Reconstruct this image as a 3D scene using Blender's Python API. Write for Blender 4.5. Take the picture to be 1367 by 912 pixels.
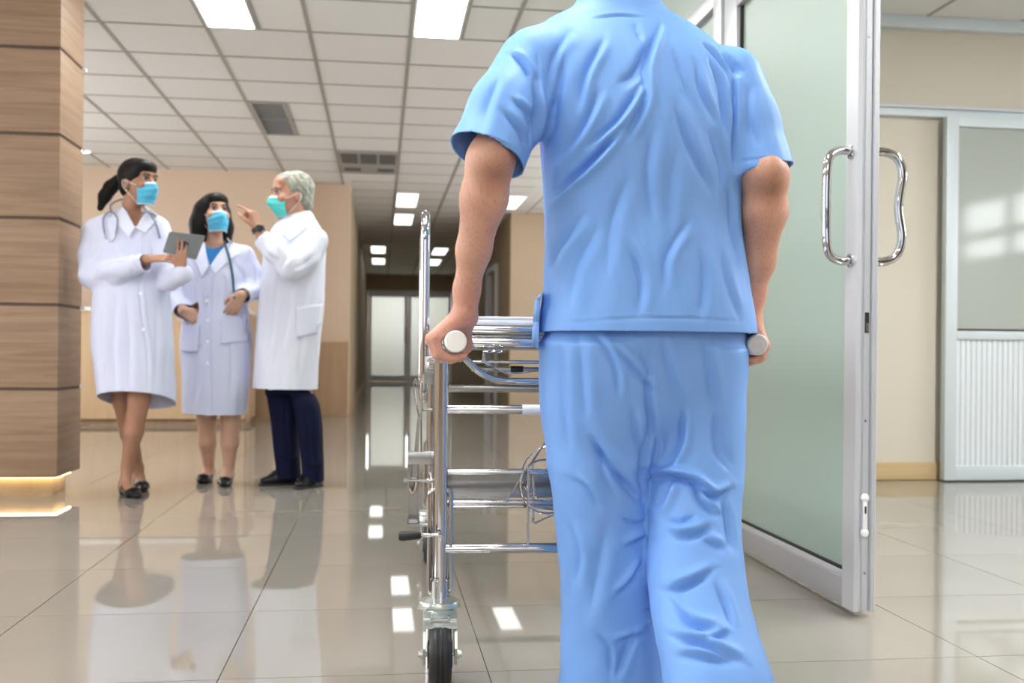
import bpy, bmesh, math, random
import numpy as np
from mathutils import Vector, Matrix

random.seed(4)
RNG = np.random.default_rng(7)
for _o in list(bpy.data.objects):
    bpy.data.objects.remove(_o)
scene = bpy.context.scene
COL = scene.collection

# ------------------------------------------------------------------ camera
CAM_H, YAW, ROLL, FPX = 0.73, math.radians(7.32), 0.0095, 1366.0
cam_data = bpy.data.cameras.new('camera')
cam_data.sensor_width = 36.0
cam_data.lens = FPX * 36.0 / 1367.0
cam_data.shift_y = 15.2 / 1367.0
cam_data.clip_start = 0.05
cam_data.dof.use_dof = True
cam_data.dof.focus_distance = 2.12
cam_data.dof.aperture_fstop = 4.6
cam = bpy.data.objects.new('camera', cam_data)
COL.objects.link(cam)
cam.matrix_world = (Matrix.Translation((0, 0, CAM_H)) @ Matrix.Rotation(-YAW, 4, 'Z')
                    @ Matrix.Rotation(math.pi / 2, 4, 'X') @ Matrix.Rotation(ROLL, 4, 'Z'))
scene.camera = cam

# ------------------------------------------------------------------ world, view, lights
world = bpy.data.worlds.new('world')
scene.world = world
world.use_nodes = True
_bg = world.node_tree.nodes['Background']
_bg.inputs[0].default_value = (0.75, 0.86, 1.0, 1)
_bg.inputs[1].default_value = 0.25
vs = scene.view_settings
vs.view_transform = 'Standard'
vs.look = 'None'
vs.exposure = 0.38
vs.gamma = 1.0
vs.use_curve_mapping = False

PANEL_EMIT = 24.0
PANEL_FAR_EMIT = 2.2      # dimmer panels down the corridor
WINDOW_EMIT = 1.7          # daylight windows behind the photographer
LEFT_ADDED_EMIT = 5.5    # unseen windows added in the left wall to brighten the hall
HALL_ADDED_EMIT = 4.5     # unseen windows added in the right wall to light the hall, hidden by the man
SIDE_WINDOW_EMIT = 8.0


def area_light(name, loc, rot, sx, sy, power, color=(1, 1, 1)):
    ld = bpy.data.lights.new(name, 'AREA')
    ld.shape = 'RECTANGLE'
    ld.size, ld.size_y = sx, sy
    ld.energy = power
    ld.color = color
    o = bpy.data.objects.new(name, ld)
    o.location = loc
    o.rotation_euler = rot
    COL.objects.link(o)
    return o


# daylight falling through the glass of the far doors at the corridor's end
area_light('daylight_end_doors', (0.3, 27.3, 2.0), (math.radians(-68), 0, 0), 2.2, 1.2, 120, (0.97, 1.0, 1.0))

# ------------------------------------------------------------------ mesh helpers


def new_obj(name, mesh, material=None, parent=None):
    o = bpy.data.objects.new(name, mesh)
    if material is not None and not mesh.materials:
        mesh.materials.append(material)
    COL.objects.link(o)
    if parent is not None:
        o.parent = parent
    return o


def empty(name, loc=(0, 0, 0), rz=0.0):
    o = bpy.data.objects.new(name, None)
    o.empty_display_size = 0.1
    o.location = loc
    o.rotation_euler = (0, 0, rz)
    COL.objects.link(o)
    return o


def tag(o, label=None, cat=None, group=None, kind=None):
    if label: o['label'] = label
    if cat: o['category'] = cat
    if group: o['group'] = group
    if kind: o['kind'] = kind
    return o


def mesh_np(name, V, F, smooth=True):
    """mesh from numpy arrays; F is an (n,4) or (n,3) int array"""
    V = np.asarray(V, dtype=np.float32)
    F = np.asarray(F, dtype=np.int32)
    me = bpy.data.meshes.new(name)
    n, k = F.shape
    me.vertices.add(len(V))
    me.vertices.foreach_set('co', V.ravel())
    me.loops.add(n * k)
    me.loops.foreach_set('vertex_index', F.ravel())
    me.polygons.add(n)
    me.polygons.foreach_set('loop_start', np.arange(0, n * k, k, dtype=np.int32))
    me.polygons.foreach_set('use_smooth', np.full(n, smooth, dtype=bool))
    me.update(calc_edges=True)
    me.validate()
    return me


class MB:
    """collects simple shapes into one mesh"""

    def __init__(s, off=(0, 0, 0)):
        s.v, s.f, s.off = [], [], Vector(off)

    def add(s, vs_, fs_):
        b = len(s.v)
        s.v += [Vector(p) - s.off for p in vs_]
        s.f += [tuple(b + i for i in q) for q in fs_]
        return s

    def box(s, lo, hi):
        (x0, y0, z0), (x1, y1, z1) = lo, hi
        return s.add([(x0, y0, z0), (x1, y0, z0), (x1, y1, z0), (x0, y1, z0), (x0, y0, z1), (x1, y0, z1), (x1, y1, z1), (x0, y1, z1)],
                     [(0, 3, 2, 1), (4, 5, 6, 7), (0, 1, 5, 4), (1, 2, 6, 5), (2, 3, 7, 6), (3, 0, 4, 7)])

    def cbox(s, lo, hi, c):
        """box with chamfered edges"""
        bm = bmesh.new()
        bmesh.ops.create_cube(bm, size=1)
        for v in bm.verts:
            v.co = Vector([lo[i] + (v.co[i] + .5) * (hi[i] - lo[i]) for i in range(3)])
        bmesh.ops.bevel(bm, geom=list(bm.edges), offset=c, segments=2, affect='EDGES', profile=0.6)
        bm.verts.index_update()
        s.add([v.co.copy() for v in bm.verts], [tuple(v.index for v in f.verts) for f in bm.faces])
        bm.free()
        return s

    def tube(s, pts, r, seg=12, closed=False, cap=True):
        P = [Vector(p) for p in pts]
        n = len(P)
        R = r if isinstance(r, (list, tuple)) else [r] * n
        T = []
        for i in range(n):
            a = P[(i - 1) % n] if (closed or i > 0) else P[i]
            b = P[(i + 1) % n] if (closed or i < n - 1) else P[i]
            T.append((b - a).normalized())
        u = T[0].orthogonal().normalized()
        rings, vv = [], []
        for i in range(n):
            u = (u - T[i] * u.dot(T[i])).normalized()
            w = T[i].cross(u)
            rings.append(len(vv))
            for k in range(seg):
                a = 2 * math.pi * k / seg
                vv.append(P[i] + (u * math.cos(a) + w * math.sin(a)) * R[i])
        ff = []
        for i in range(n if closed else n - 1):
            a, b = rings[i], rings[(i + 1) % n]
            for k in range(seg):
                k2 = (k + 1) % seg
                ff.append((a + k, a + k2, b + k2, b + k))
        if cap and not closed:
            ff.append(tuple(rings[0] + k for k in reversed(range(seg))))
            ff.append(tuple(rings[-1] + k for k in range(seg)))
        return s.add(vv, ff)

    def lathe(s, prof, origin, axis=(0, 0, 1), seg=24):
        """prof: (radius, height) list along axis"""
        ax = Vector(axis).normalized()
        u = ax.orthogonal().normalized()
        w = ax.cross(u)
        o = Vector(origin)
        vv, ff = [], []
        for r, h in prof:
            for k in range(seg):
                a = 2 * math.pi * k / seg
                vv.append(o + ax * h + (u * math.cos(a) + w * math.sin(a)) * max(r, 1e-4))
        for i in range(len(prof) - 1):
            for k in range(seg):
                k2 = (k + 1) % seg
                ff.append((i * seg + k, i * seg + k2, (i + 1) * seg + k2, (i + 1) * seg + k))
        return s.add(vv, ff)

    def quad(s, a, b, c, d):
        return s.add([a, b, c, d], [(0, 1, 2, 3)])

    def build(s, name, material, parent=None, smooth=True, angle=35):
        me = bpy.data.meshes.new(name)
        me.from_pydata([tuple(v) for v in s.v], [], s.f)
        bm = bmesh.new()
        bm.from_mesh(me)
        bmesh.ops.recalc_face_normals(bm, faces=list(bm.faces))
        bm.to_mesh(me)
        bm.free()
        if smooth:
            me.polygons.foreach_set('use_smooth', [True] * len(me.polygons))
            me.set_sharp_from_angle(angle=math.radians(angle))
        return new_obj(name, me, material, parent)


def rounded(pts, r, n=6):
    """polyline with its inner corners rounded"""
    P = [Vector(p) for p in pts]
    out = [P[0]]
    for i in range(1, len(P) - 1):
        a, b, c = P[i - 1], P[i], P[i + 1]
        d1, d2 = (a - b), (c - b)
        q = min(r, d1.length * .49, d2.length * .49)
        p1, p2 = b + d1.normalized() * q, b + d2.normalized() * q
        for k in range(n + 1):
            t = k / n
            out.append(p1 * (1 - t) ** 2 + b * 2 * t * (1 - t) + p2 * t * t)
    out.append(P[-1])
    return out


def loop_rounded(pts, r, n=6):
    P = [Vector(p) for p in pts]
    out = []
    m = len(P)
    for i in range(m):
        a, b, c = P[i - 1], P[i], P[(i + 1) % m]
        d1, d2 = a - b, c - b
        q = min(r, d1.length * .49, d2.length * .49)
        p1, p2 = b + d1.normalized() * q, b + d2.normalized() * q
        for k in range(n + 1):
            t = k / n
            out.append(p1 * (1 - t) ** 2 + b * 2 * t * (1 - t) + p2 * t * t)
    return out


def spline(pts, n=8):
    """Catmull-Rom through the points"""
    P = [Vector(p) for p in pts]
    P = [P[0] * 2 - P[1]] + P + [P[-1] * 2 - P[-2]]
    out = []
    for i in range(1, len(P) - 2):
        p0, p1, p2, p3 = P[i - 1:i + 3]
        for k in range(n):
            t = k / n
            out.append(0.5 * ((2 * p1) + (p2 - p0) * t + (2 * p0 - 5 * p1 + 4 * p2 - p3) * t * t + (3 * p1 - p0 - 3 * p2 + p3) * t ** 3))
    out.append(P[-2])
    return out


# ------------------------------------------------------------------ materials
M = {}


def mat(key, color, rough=0.5, metal=0.0, spec=0.5, bump=None, vary=None, coat=0.0, emit=None, sheen=0.0, sss=0.0, rand=0.0):
    """bump = (scale, strength, distance); vary = (scale, amount)"""
    m = bpy.data.materials.new(key)
    m.use_nodes = True
    nt = m.node_tree
    b = nt.nodes['Principled BSDF']
    b.inputs['Base Color'].default_value = (*color, 1)
    b.inputs['Roughness'].default_value = rough
    b.inputs['Metallic'].default_value = metal
    b.inputs['Specular IOR Level'].default_value = spec
    b.inputs['Coat Weight'].default_value = coat
    b.inputs['Sheen Weight'].default_value = sheen
    if sss:
        b.inputs['Subsurface Weight'].default_value = sss
        b.inputs['Subsurface Radius'].default_value = (0.9, 0.35, 0.2)
        b.inputs['Subsurface Scale'].default_value = 0.012
    if emit:
        b.inputs['Emission Color'].default_value = (*emit[0], 1)
        b.inputs['Emission Strength'].default_value = emit[1]
    tc = nt.nodes.new('ShaderNodeTexCoord')
    if vary or rand:
        mx = nt.nodes.new('ShaderNodeMix')
        mx.data_type = 'RGBA'
        mx.blend_type = 'MULTIPLY'
        mx.inputs[0].default_value = 1.0
        mx.inputs[6].default_value = (*color, 1)
        rp = nt.nodes.new('ShaderNodeMapRange')
        if vary:
            nz = nt.nodes.new('ShaderNodeTexNoise')
            nz.inputs['Scale'].default_value = vary[0]
            nz.inputs['Detail'].default_value = 4
            nt.links.new(tc.outputs['Object'], nz.inputs['Vector'])
            nt.links.new(nz.outputs['Fac'], rp.inputs['Value'])
            amt = vary[1]
        else:
            oi = nt.nodes.new('ShaderNodeObjectInfo')
            nt.links.new(oi.outputs['Random'], rp.inputs['Value'])
            amt = rand
        rp.inputs['From Min'].default_value = 0.25 if vary else 0
        rp.inputs['From Max'].default_value = 0.75 if vary else 1
        rp.inputs['To Min'].default_value = 1 - amt
        rp.inputs['To Max'].default_value = 1 + amt
        nt.links.new(rp.outputs['Result'], mx.inputs[7])
        nt.links.new(mx.outputs[2], b.inputs['Base Color'])
    if bump:
        nz = nt.nodes.new('ShaderNodeTexNoise')
        nz.inputs['Scale'].default_value = bump[0]
        nz.inputs['Detail'].default_value = 5
        nt.links.new(tc.outputs['Object'], nz.inputs['Vector'])
        bp = nt.nodes.new('ShaderNodeBump')
        bp.inputs['Strength'].default_value = bump[1]
        bp.inputs['Distance'].default_value = bump[2]
        nt.links.new(nz.outputs['Fac'], bp.inputs['Height'])
        nt.links.new(bp.outputs['Normal'], b.inputs['Normal'])
    M[key] = m
    return m


def emit_mat(key, color, strength):
    m = bpy.data.materials.new(key)
    m.use_nodes = True
    nt = m.node_tree
    nt.nodes.remove(nt.nodes['Principled BSDF'])
    e = nt.nodes.new('ShaderNodeEmission')
    e.inputs[0].default_value = (*color, 1)
    e.inputs[1].default_value = strength
    nt.links.new(e.outputs[0], nt.nodes['Material Output'].inputs[0])
    M[key] = m
    return m


def grid_mat(key, color, line, x0, y0, step, half, rough, spec, coat=0.0):
    """flat colour with a square joint grid in object space (for the surfaces beyond the built tiles)"""
    m = mat(key, color, rough, 0, spec, coat=coat)
    nt = m.node_tree
    b = nt.nodes['Principled BSDF']
    tc = nt.nodes.new('ShaderNodeTexCoord')
    sp = nt.nodes.new('ShaderNodeSeparateXYZ')
    nt.links.new(tc.outputs['Object'], sp.inputs[0])
    outs = []
    for ax, o0 in (('X', x0), ('Y', y0)):
        a = nt.nodes.new('ShaderNodeMath'); a.operation = 'SUBTRACT'; a.inputs[1].default_value = o0 - step / 2
        nt.links.new(sp.outputs[ax], a.inputs[0])
        w = nt.nodes.new('ShaderNodeMath'); w.operation = 'WRAP'; w.inputs[1].default_value = step / 2; w.inputs[2].default_value = -step / 2
        a.inputs[1].default_value = o0
        nt.links.new(a.outputs[0], w.inputs[0])
        ab = nt.nodes.new('ShaderNodeMath'); ab.operation = 'ABSOLUTE'
        nt.links.new(w.outputs[0], ab.inputs[0])
        lt = nt.nodes.new('ShaderNodeMath'); lt.operation = 'LESS_THAN'; lt.inputs[1].default_value = half
        nt.links.new(ab.outputs[0], lt.inputs[0])
        outs.append(lt)
    mxm = nt.nodes.new('ShaderNodeMath'); mxm.operation = 'MAXIMUM'
    nt.links.new(outs[0].outputs[0], mxm.inputs[0]); nt.links.new(outs[1].outputs[0], mxm.inputs[1])
    mx = nt.nodes.new('ShaderNodeMix'); mx.data_type = 'RGBA'
    mx.inputs[6].default_value = (*color, 1); mx.inputs[7].default_value = (*line, 1)
    nt.links.new(mxm.outputs[0], mx.inputs[0])
    nt.links.new(mx.outputs[2], b.inputs['Base Color'])
    return m


def wood_mat(key, c1, c2, scale=(1.2, 1.2, 26), rough=0.45, spec=0.35):
    m = mat(key, c1, rough, 0, spec)
    nt = m.node_tree
    b = nt.nodes['Principled BSDF']
    tc = nt.nodes.new('ShaderNodeTexCoord')
    mp = nt.nodes.new('ShaderNodeMapping')
    mp.inputs['Scale'].default_value = scale
    nt.links.new(tc.outputs['Object'], mp.inputs[0])
    nz = nt.nodes.new('ShaderNodeTexNoise')
    nz.inputs['Scale'].default_value = 1.6
    nz.inputs['Detail'].default_value = 7
    nz.inputs['Distortion'].default_value = 0.6
    nt.links.new(mp.outputs[0], nz.inputs['Vector'])
    rp = nt.nodes.new('ShaderNodeValToRGB')
    rp.color_ramp.elements[0].position = 0.3
    rp.color_ramp.elements[0].color = (*c1, 1)
    rp.color_ramp.elements[1].position = 0.7
    rp.color_ramp.elements[1].color = (*c2, 1)
    nt.links.new(nz.outputs['Fac'], rp.inputs[0])
    nt.links.new(rp.outputs[0], b.inputs['Base Color'])
    bp = nt.nodes.new('ShaderNodeBump')
    bp.inputs['Strength'].default_value = 0.15
    bp.inputs['Distance'].default_value = 0.002
    nt.links.new(nz.outputs['Fac'], bp.inputs['Height'])
    nt.links.new(bp.outputs['Normal'], b.inputs['Normal'])
    return m


def frosted_mat(key, color, through, gloss=0.06, grough=0.15):
    m = bpy.data.materials.new(key)
    m.use_nodes = True
    nt = m.node_tree
    nt.nodes.remove(nt.nodes['Principled BSDF'])
    d = nt.nodes.new('ShaderNodeBsdfDiffuse'); d.inputs[0].default_value = (*color, 1)
    t = nt.nodes.new('ShaderNodeBsdfTranslucent'); t.inputs[0].default_value = (*color, 1)
    g = nt.nodes.new('ShaderNodeBsdfGlossy'); g.inputs['Roughness'].default_value = grough
    m1 = nt.nodes.new('ShaderNodeMixShader'); m1.inputs[0].default_value = through
    m2 = nt.nodes.new('ShaderNodeMixShader')
    fr = nt.nodes.new('ShaderNodeFresnel'); fr.inputs[0].default_value = 1.0 + gloss * 8
    nt.links.new(d.outputs[0], m1.inputs[1]); nt.links.new(t.outputs[0], m1.inputs[2])
    nt.links.new(fr.outputs[0], m2.inputs[0])
    nt.links.new(m1.outputs[0], m2.inputs[1]); nt.links.new(g.outputs[0], m2.inputs[2])
    nt.links.new(m2.outputs[0], nt.nodes['Material Output'].inputs[0])
    M[key] = m
    return m


FLOOR_C = (0.318, 0.288, 0.253)
CEIL_C = (0.78, 0.76, 0.73)
mat('floor_tile', FLOOR_C, 0.025, 0, 1.0, vary=(1.3, 0.05), coat=0.0)
grid_mat('floor_base', FLOOR_C, (0.12, 0.10, 0.08), -0.35, 2.33, 0.6, 0.0022, 0.03, 1.0)
mat('grout', (0.10, 0.085, 0.07), 0.6)
mat('ceiling_tile', CEIL_C, 0.9, 0, 0.2, bump=(120, 0.25, 0.002), rand=0.02)
grid_mat('ceiling_base', CEIL_C, (0.33, 0.32, 0.30), 0.16, 6.23, 0.6, 0.014, 0.9, 0.2)
mat('ceiling_bar', (0.36, 0.345, 0.32), 0.5)
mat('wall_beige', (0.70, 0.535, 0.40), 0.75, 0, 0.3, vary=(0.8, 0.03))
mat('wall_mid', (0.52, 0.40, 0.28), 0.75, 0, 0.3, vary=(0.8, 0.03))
mat('wall_cream', (0.66, 0.60, 0.51), 0.75, 0, 0.3, vary=(0.8, 0.03))
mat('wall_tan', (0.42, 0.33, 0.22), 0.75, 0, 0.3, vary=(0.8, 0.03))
mat('wall_rear', (0.34, 0.28, 0.21), 0.8, 0, 0.3)
mat('wall_white', (0.75, 0.74, 0.72), 0.8, 0, 0.3)
wood_mat('wood_pillar', (0.255, 0.16, 0.102), (0.365, 0.24, 0.16))
mat('wood_joint', (0.10, 0.06, 0.04), 0.6)
wood_mat('wood_light', (0.56, 0.38, 0.22), (0.63, 0.44, 0.27), scale=(9, 9, 0.8))
wood_mat('wood_wainscot', (0.40, 0.26, 0.155), (0.47, 0.315, 0.195), scale=(9, 9, 0.8))
wood_mat('wood_skirting', (0.56, 0.40, 0.21), (0.63, 0.46, 0.27), scale=(1, 1, 20))
mat('aluminium', (0.60, 0.61, 0.65), 0.38, 0.35, 0.5)
mat('aluminium_dark', (0.40, 0.40, 0.42), 0.4, 0.4, 0.5)
mat('aluminium_pale', (0.64, 0.70, 0.74), 0.4, 0.15, 0.5)
mat('ribbed', (0.76, 0.80, 0.84), 0.45, 0.05, 0.5)
mat('chrome', (0.58, 0.57, 0.58), 0.06, 1.0)
mat('chrome_dull', (0.47, 0.465, 0.47), 0.24, 1.0, bump=(60, 0.1, 0.001))
mat('zinc', (0.58, 0.63, 0.60), 0.28, 0.9, vary=(30, 0.08))
mat('rubber', (0.018, 0.018, 0.02), 0.42)
mat('black_plastic', (0.012, 0.012, 0.014), 0.35)
mat('white_plastic', (0.86, 0.86, 0.88), 0.4)
mat('white_grip', (0.93, 0.93, 0.94), 0.35)
mat('grey_grip', (0.50, 0.51, 0.52), 0.5, vary=(60, 0.12))
mat('sheet_white', (0.82, 0.82, 0.86), 0.8, bump=(40, 0.2, 0.003))
mat('vent_grey', (0.30, 0.31, 0.33), 0.5)
mat('vent_dark', (0.12, 0.115, 0.11), 0.7)
mat('dark_gap', (0.02, 0.018, 0.015), 0.8)
mat('stone_white', (0.80, 0.78, 0.72), 0.25)
frosted_mat('glass_green', (0.49, 0.595, 0.535), 0.35, 0.045, 0.42)
frosted_mat('glass_end', (0.80, 0.82, 0.80), 0.75, 0.05, 0.12)
mat('glass_slider', (0.41, 0.435, 0.405), 0.08, 0, 0.6)
emit_mat('panel_light', (0.97, 1.0, 0.96), PANEL_EMIT)
emit_mat('panel_light_far', (0.97, 1.0, 0.95), PANEL_FAR_EMIT)
emit_mat('window_day', (0.93, 0.97, 1.0), WINDOW_EMIT)
emit_mat('left_added_window', (0.95, 0.98, 1.0), LEFT_ADDED_EMIT)
emit_mat('hall_added_window', (0.95, 0.98, 1.0), HALL_ADDED_EMIT)
emit_mat('side_window_day', (0.93, 0.97, 1.0), SIDE_WINDOW_EMIT)
emit_mat('panel_light_side', (0.97, 1.0, 0.97), 80.0)
emit_mat('led_warm', (1.0, 0.80, 0.42), 9.0)
emit_mat('spot_lamp', (1.0, 0.97, 0.9), 8.0)

mat('scrub_blue', (0.178, 0.375, 0.83), 0.55, 0, 0.4, bump=(900, 0.08, 0.0006))
mat('scrub_hem', (0.13, 0.325, 0.78), 0.62, 0, 0.35)
mat('skin_man', (0.60, 0.335, 0.235), 0.5, 0, 0.4, bump=(160, 0.22, 0.0015), vary=(26, 0.16), sss=0.12)
mat('skin_tan', (0.41, 0.21, 0.135), 0.5, 0, 0.4, vary=(20, 0.06), sss=0.08)
mat('skin_fair', (0.56, 0.33, 0.235), 0.5, 0, 0.4, vary=(20, 0.06), sss=0.08)
mat('skin_old', (0.50, 0.255, 0.175), 0.52, 0, 0.4, vary=(22, 0.12), sss=0.08)
mat('coat_white', (0.68, 0.71, 0.90), 0.8, 0, 0.2, bump=(14, 0.35, 0.012), sheen=0.1)
mat('coat_bright', (0.76, 0.775, 0.90), 0.8, 0, 0.2, bump=(14, 0.35, 0.012), sheen=0.1)
mat('collar_white', (0.73, 0.76, 0.92), 0.8, 0, 0.2)
mat('button', (0.9, 0.9, 0.92), 0.3)
mat('shirt_blue', (0.02, 0.20, 0.52), 0.8)
mat('shirt_white', (0.78, 0.79, 0.83), 0.8)
mat('trousers_navy', (0.006, 0.008, 0.030), 0.8, 0, 0.12, bump=(12, 0.3, 0.01))
mat('shoe_black', (0.006, 0.006, 0.007), 0.3, 0, 0.3)
mat('hair_black', (0.007, 0.006, 0.006), 0.5, 0, 0.2, bump=(60, 0.4, 0.004))
mat('hair_grey', (0.33, 0.33, 0.28), 0.6, bump=(70, 0.8, 0.006), vary=(35, 0.4))
mat('mask_blue', (0.10, 0.52, 0.78), 0.75)
mat('mask_teal', (0.10, 0.62, 0.60), 0.75)
mat('mask_edge', (0.80, 0.84, 0.90), 0.75)
mat('eye_white', (0.42, 0.38, 0.35), 0.3)
mat('eye_dark', (0.03, 0.018, 0.012), 0.2)
mat('tablet_grey', (0.20, 0.205, 0.22), 0.4, 0.4)
mat('tablet_edge', (0.45, 0.46, 0.48), 0.35, 0.6)
mat('tablet_dark', (0.015, 0.016, 0.02), 0.3)
mat('tube_grey', (0.22, 0.24, 0.33), 0.45)
mat('tube_teal', (0.045, 0.12, 0.17), 0.4)
mat('strap_black', (0.012, 0.010, 0.010), 0.5)


# skin of the man's arms: darker elbows, pinker hands, fine dark arm hair along the limb
_m = mat('skin_arm', (0.58, 0.33, 0.235), 0.5, 0, 0.4, bump=(160, 0.22, 0.0015), sss=0.1)
_nt = _m.node_tree
_b = _nt.nodes['Principled BSDF']
_tc = _nt.nodes.new('ShaderNodeTexCoord')


def _mixcol(fac, a, col):
    mx = _nt.nodes.new('ShaderNodeMix'); mx.data_type = 'RGBA'
    _nt.links.new(fac, mx.inputs[0])
    if isinstance(a, tuple): mx.inputs[6].default_value = (*a, 1)
    else: _nt.links.new(a, mx.inputs[6])
    mx.inputs[7].default_value = (*col, 1)
    return mx.outputs[2]


def _ball(c, r0, r1, amt):
    d = _nt.nodes.new('ShaderNodeVectorMath'); d.operation = 'DISTANCE'
    _nt.links.new(_tc.outputs['Object'], d.inputs[0]); d.inputs[1].default_value = c
    r = _nt.nodes.new('ShaderNodeMapRange')
    _nt.links.new(d.outputs['Value'], r.inputs['Value'])
    r.inputs['From Min'].default_value = r0; r.inputs['From Max'].default_value = r1
    r.inputs['To Min'].default_value = amt; r.inputs['To Max'].default_value = 0
    return r.outputs['Result']


def _noise(scale, lo, hi, amt, detail=4):
    mp = _nt.nodes.new('ShaderNodeMapping'); mp.inputs['Scale'].default_value = scale
    _nt.links.new(_tc.outputs['Object'], mp.inputs[0])
    n = _nt.nodes.new('ShaderNodeTexNoise'); n.inputs['Scale'].default_value = 1.0; n.inputs['Detail'].default_value = detail
    _nt.links.new(mp.outputs[0], n.inputs['Vector'])
    r = _nt.nodes.new('ShaderNodeMapRange')
    _nt.links.new(n.outputs['Fac'], r.inputs['Value'])
    r.inputs['From Min'].default_value = lo; r.inputs['From Max'].default_value = hi
    r.inputs['To Min'].default_value = 0; r.inputs['To Max'].default_value = amt
    return r.outputs['Result']


_c = _mixcol(_noise((14, 14, 9), .42, .68, .5), (0.61, 0.34, 0.25), (0.46, 0.215, 0.145))
_c = _mixcol(_ball((-.395, -.03, -1.35), .05, .11, .85), _c, (0.66, 0.33, 0.27)) if False else _c
for _e in ((-.332, -.11, 1.085), (.233, -.10, 1.075)):
    _c = _mixcol(_ball(_e, .012, .055, .7), _c, (0.30, 0.14, 0.09))
for _e in ((-.385, .02, .77), (.235, .02, .77)):
    _c = _mixcol(_ball(_e, .05, .13, .6), _c, (0.66, 0.31, 0.25))
_c = _mixcol(_noise((420, 420, 60), .54, .70, .3, 2), _c, (0.20, 0.09, 0.055))
_nt.links.new(_c, _b.inputs['Base Color'])

# ================================================================== THE PLACE
HALL_H, SIDE_H = 2.64, 2.74


def struct(o, label=None):
    o['kind'] = 'structure'
    if label: o['label'] = label
    return o


def sbox(name, lo, hi, m, parent=None, label=None):
    o = MB().box(lo, hi).build(name, M[m], parent, smooth=False)
    if parent is None: struct(o, label)
    return o


def pbox(name, lo, hi, m, parent, c=0.0, off=(0, 0, 0)):
    b = MB(off)
    b.cbox(lo, hi, c) if c else b.box(lo, hi)
    return b.build(name, M[m] if isinstance(m, str) else m, parent, smooth=bool(c), angle=50)


# ---- floor: slab plus individual polished tiles
floor = struct(MB().box((-4.6, -4, -0.15), (5.6, 27.6, -0.0025)).build('floor', M['floor_base'], smooth=False),
               'glossy beige tiled floor reflecting the people and ceiling lights')
_tb = MB().box((-.2985, -.2985, -.002), (.2985, .2985, 0))
tile0 = _tb.build('floor_tile', M['floor_tile'], floor, smooth=False)
_spots = []
for j in range(17):
    for i in range(-4, 3):
        _spots.append((-0.05 + 0.6 * i, 2.03 + 0.6 * j))
for j in range(-1, 6):
    for i in range(3, 9):
        _spots.append((-0.05 + 0.6 * i, 2.03 + 0.6 * j))
for n, (x, y) in enumerate(_spots):
    t = tile0 if n == 0 else tile0.copy()
    if n: COL.objects.link(t)
    t.location = (x, y, 0)

# ---- ceilings
cm = MB()
cm.box((-4.6, -4, HALL_H + .006), (1.31, 5.85, HALL_H + .2))
cm.box((-4.6, 5.85, HALL_H + .006), (3.7, 27.6, HALL_H + .2))
ceiling = struct(cm.build('ceiling', M['ceiling_base'], smooth=False), 'white suspended ceiling of square tiles over the hall')
PANELS = {}   # grid cells taken by lights and vents: (column, row)
LIGHT_CELLS = [(-2, -2, 'near'), (0, -2, 'near')]


def cx(i): return 0.16 + 0.6 * i      # left edge of ceiling column i


def cy(j): return 6.23 + 0.6 * j      # near edge of ceiling row j


taken = set()
for j in (-2, -1):
    taken |= {(-2, j), (0, j)}
for j in (3, 4):
    taken |= {(-2, j)}
for j in (6, 7):
    taken |= {(-1, j)}
_ct = MB().box((-.288, -.288, 0), (.288, .288, .006))
ct0 = _ct.build('ceiling_tile', M['ceiling_tile'], ceiling, smooth=False)
_n = 0
_half = MB().box((-.139, -.288, 0), (.139, .288, .006))
cells = [(i, j) for j in range(-3, 9) for i in range(-7, 2)] + [(i, j) for j in range(2, 9) for i in (2, 3, 4)] + [(i, j) for j in range(9, 20) for i in range(-1, 3)]
for (i, j) in cells:
    if (i, j) in taken: continue
    o = ct0 if _n == 0 else ct0.copy()
    if _n: COL.objects.link(o)
    o.location = (cx(i) + .3, cy(j) + .3, HALL_H)
    _n += 1
h0 = _half.build('ceiling_tile', M['ceiling_tile'], ceiling, smooth=False)
for k, (i, j) in enumerate([(-2, -2), (-2, -1), (0, -2), (0, -1), (-2, 3), (-2, 4)]):
    o = h0 if k == 0 else h0.copy()
    if k: COL.objects.link(o)
    o.location = (cx(i) + .45, cy(j) + .3, HALL_H)
for i in range(-7, 3):          # main runners
    pbox('ceiling_bar', (cx(i) - .012, 3.8, HALL_H - .004), (cx(i) + .012, 11.7 if i not in (0, 1, 2) else 19, HALL_H + .004), 'ceiling_bar', ceiling)
for i in (-2, 0):               # runner beside the narrow lights
    pbox('ceiling_bar', (cx(i) + .3, 5.03, HALL_H - .004), (cx(i) + .32, 6.23, HALL_H + .004), 'ceiling_bar', ceiling)
for j in range(-3, 21):
    x0, x1 = (-4.04, 1.3 if j < 0 else 3.7) if j < 9 else (-.34, 1.74)
    pbox('ceiling_bar', (x0, cy(j) - .009, HALL_H - .003), (x1, cy(j) + .009, HALL_H + .003), 'ceiling_bar', ceiling)

cside = struct(MB().box((1.38, -4, SIDE_H + .006), (5.6, 5.73, SIDE_H + .15)).build('ceiling_side_room', M['ceiling_base'], smooth=False),
               'white tiled ceiling of the side room beyond the glass door')
for j in range(4):
    for i in range(7):
        o = ct0.copy(); COL.objects.link(o); o.parent = cside
        o.location = (1.68 + .6 * i, 5.43 - .6 * j, SIDE_H)
for i in range(7):
    pbox('ceiling_bar', (1.98 + .6 * i - .012, 3.3, SIDE_H - .003), (1.98 + .6 * i + .012, 5.73, SIDE_H + .003), 'ceiling_bar', cside)
for j in range(4):
    pbox('ceiling_bar', (1.38, 5.13 - .6 * j - .012, SIDE_H - .003), (5.6, 5.13 - .6 * j + .012, SIDE_H + .003), 'ceiling_bar', cside)

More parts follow.
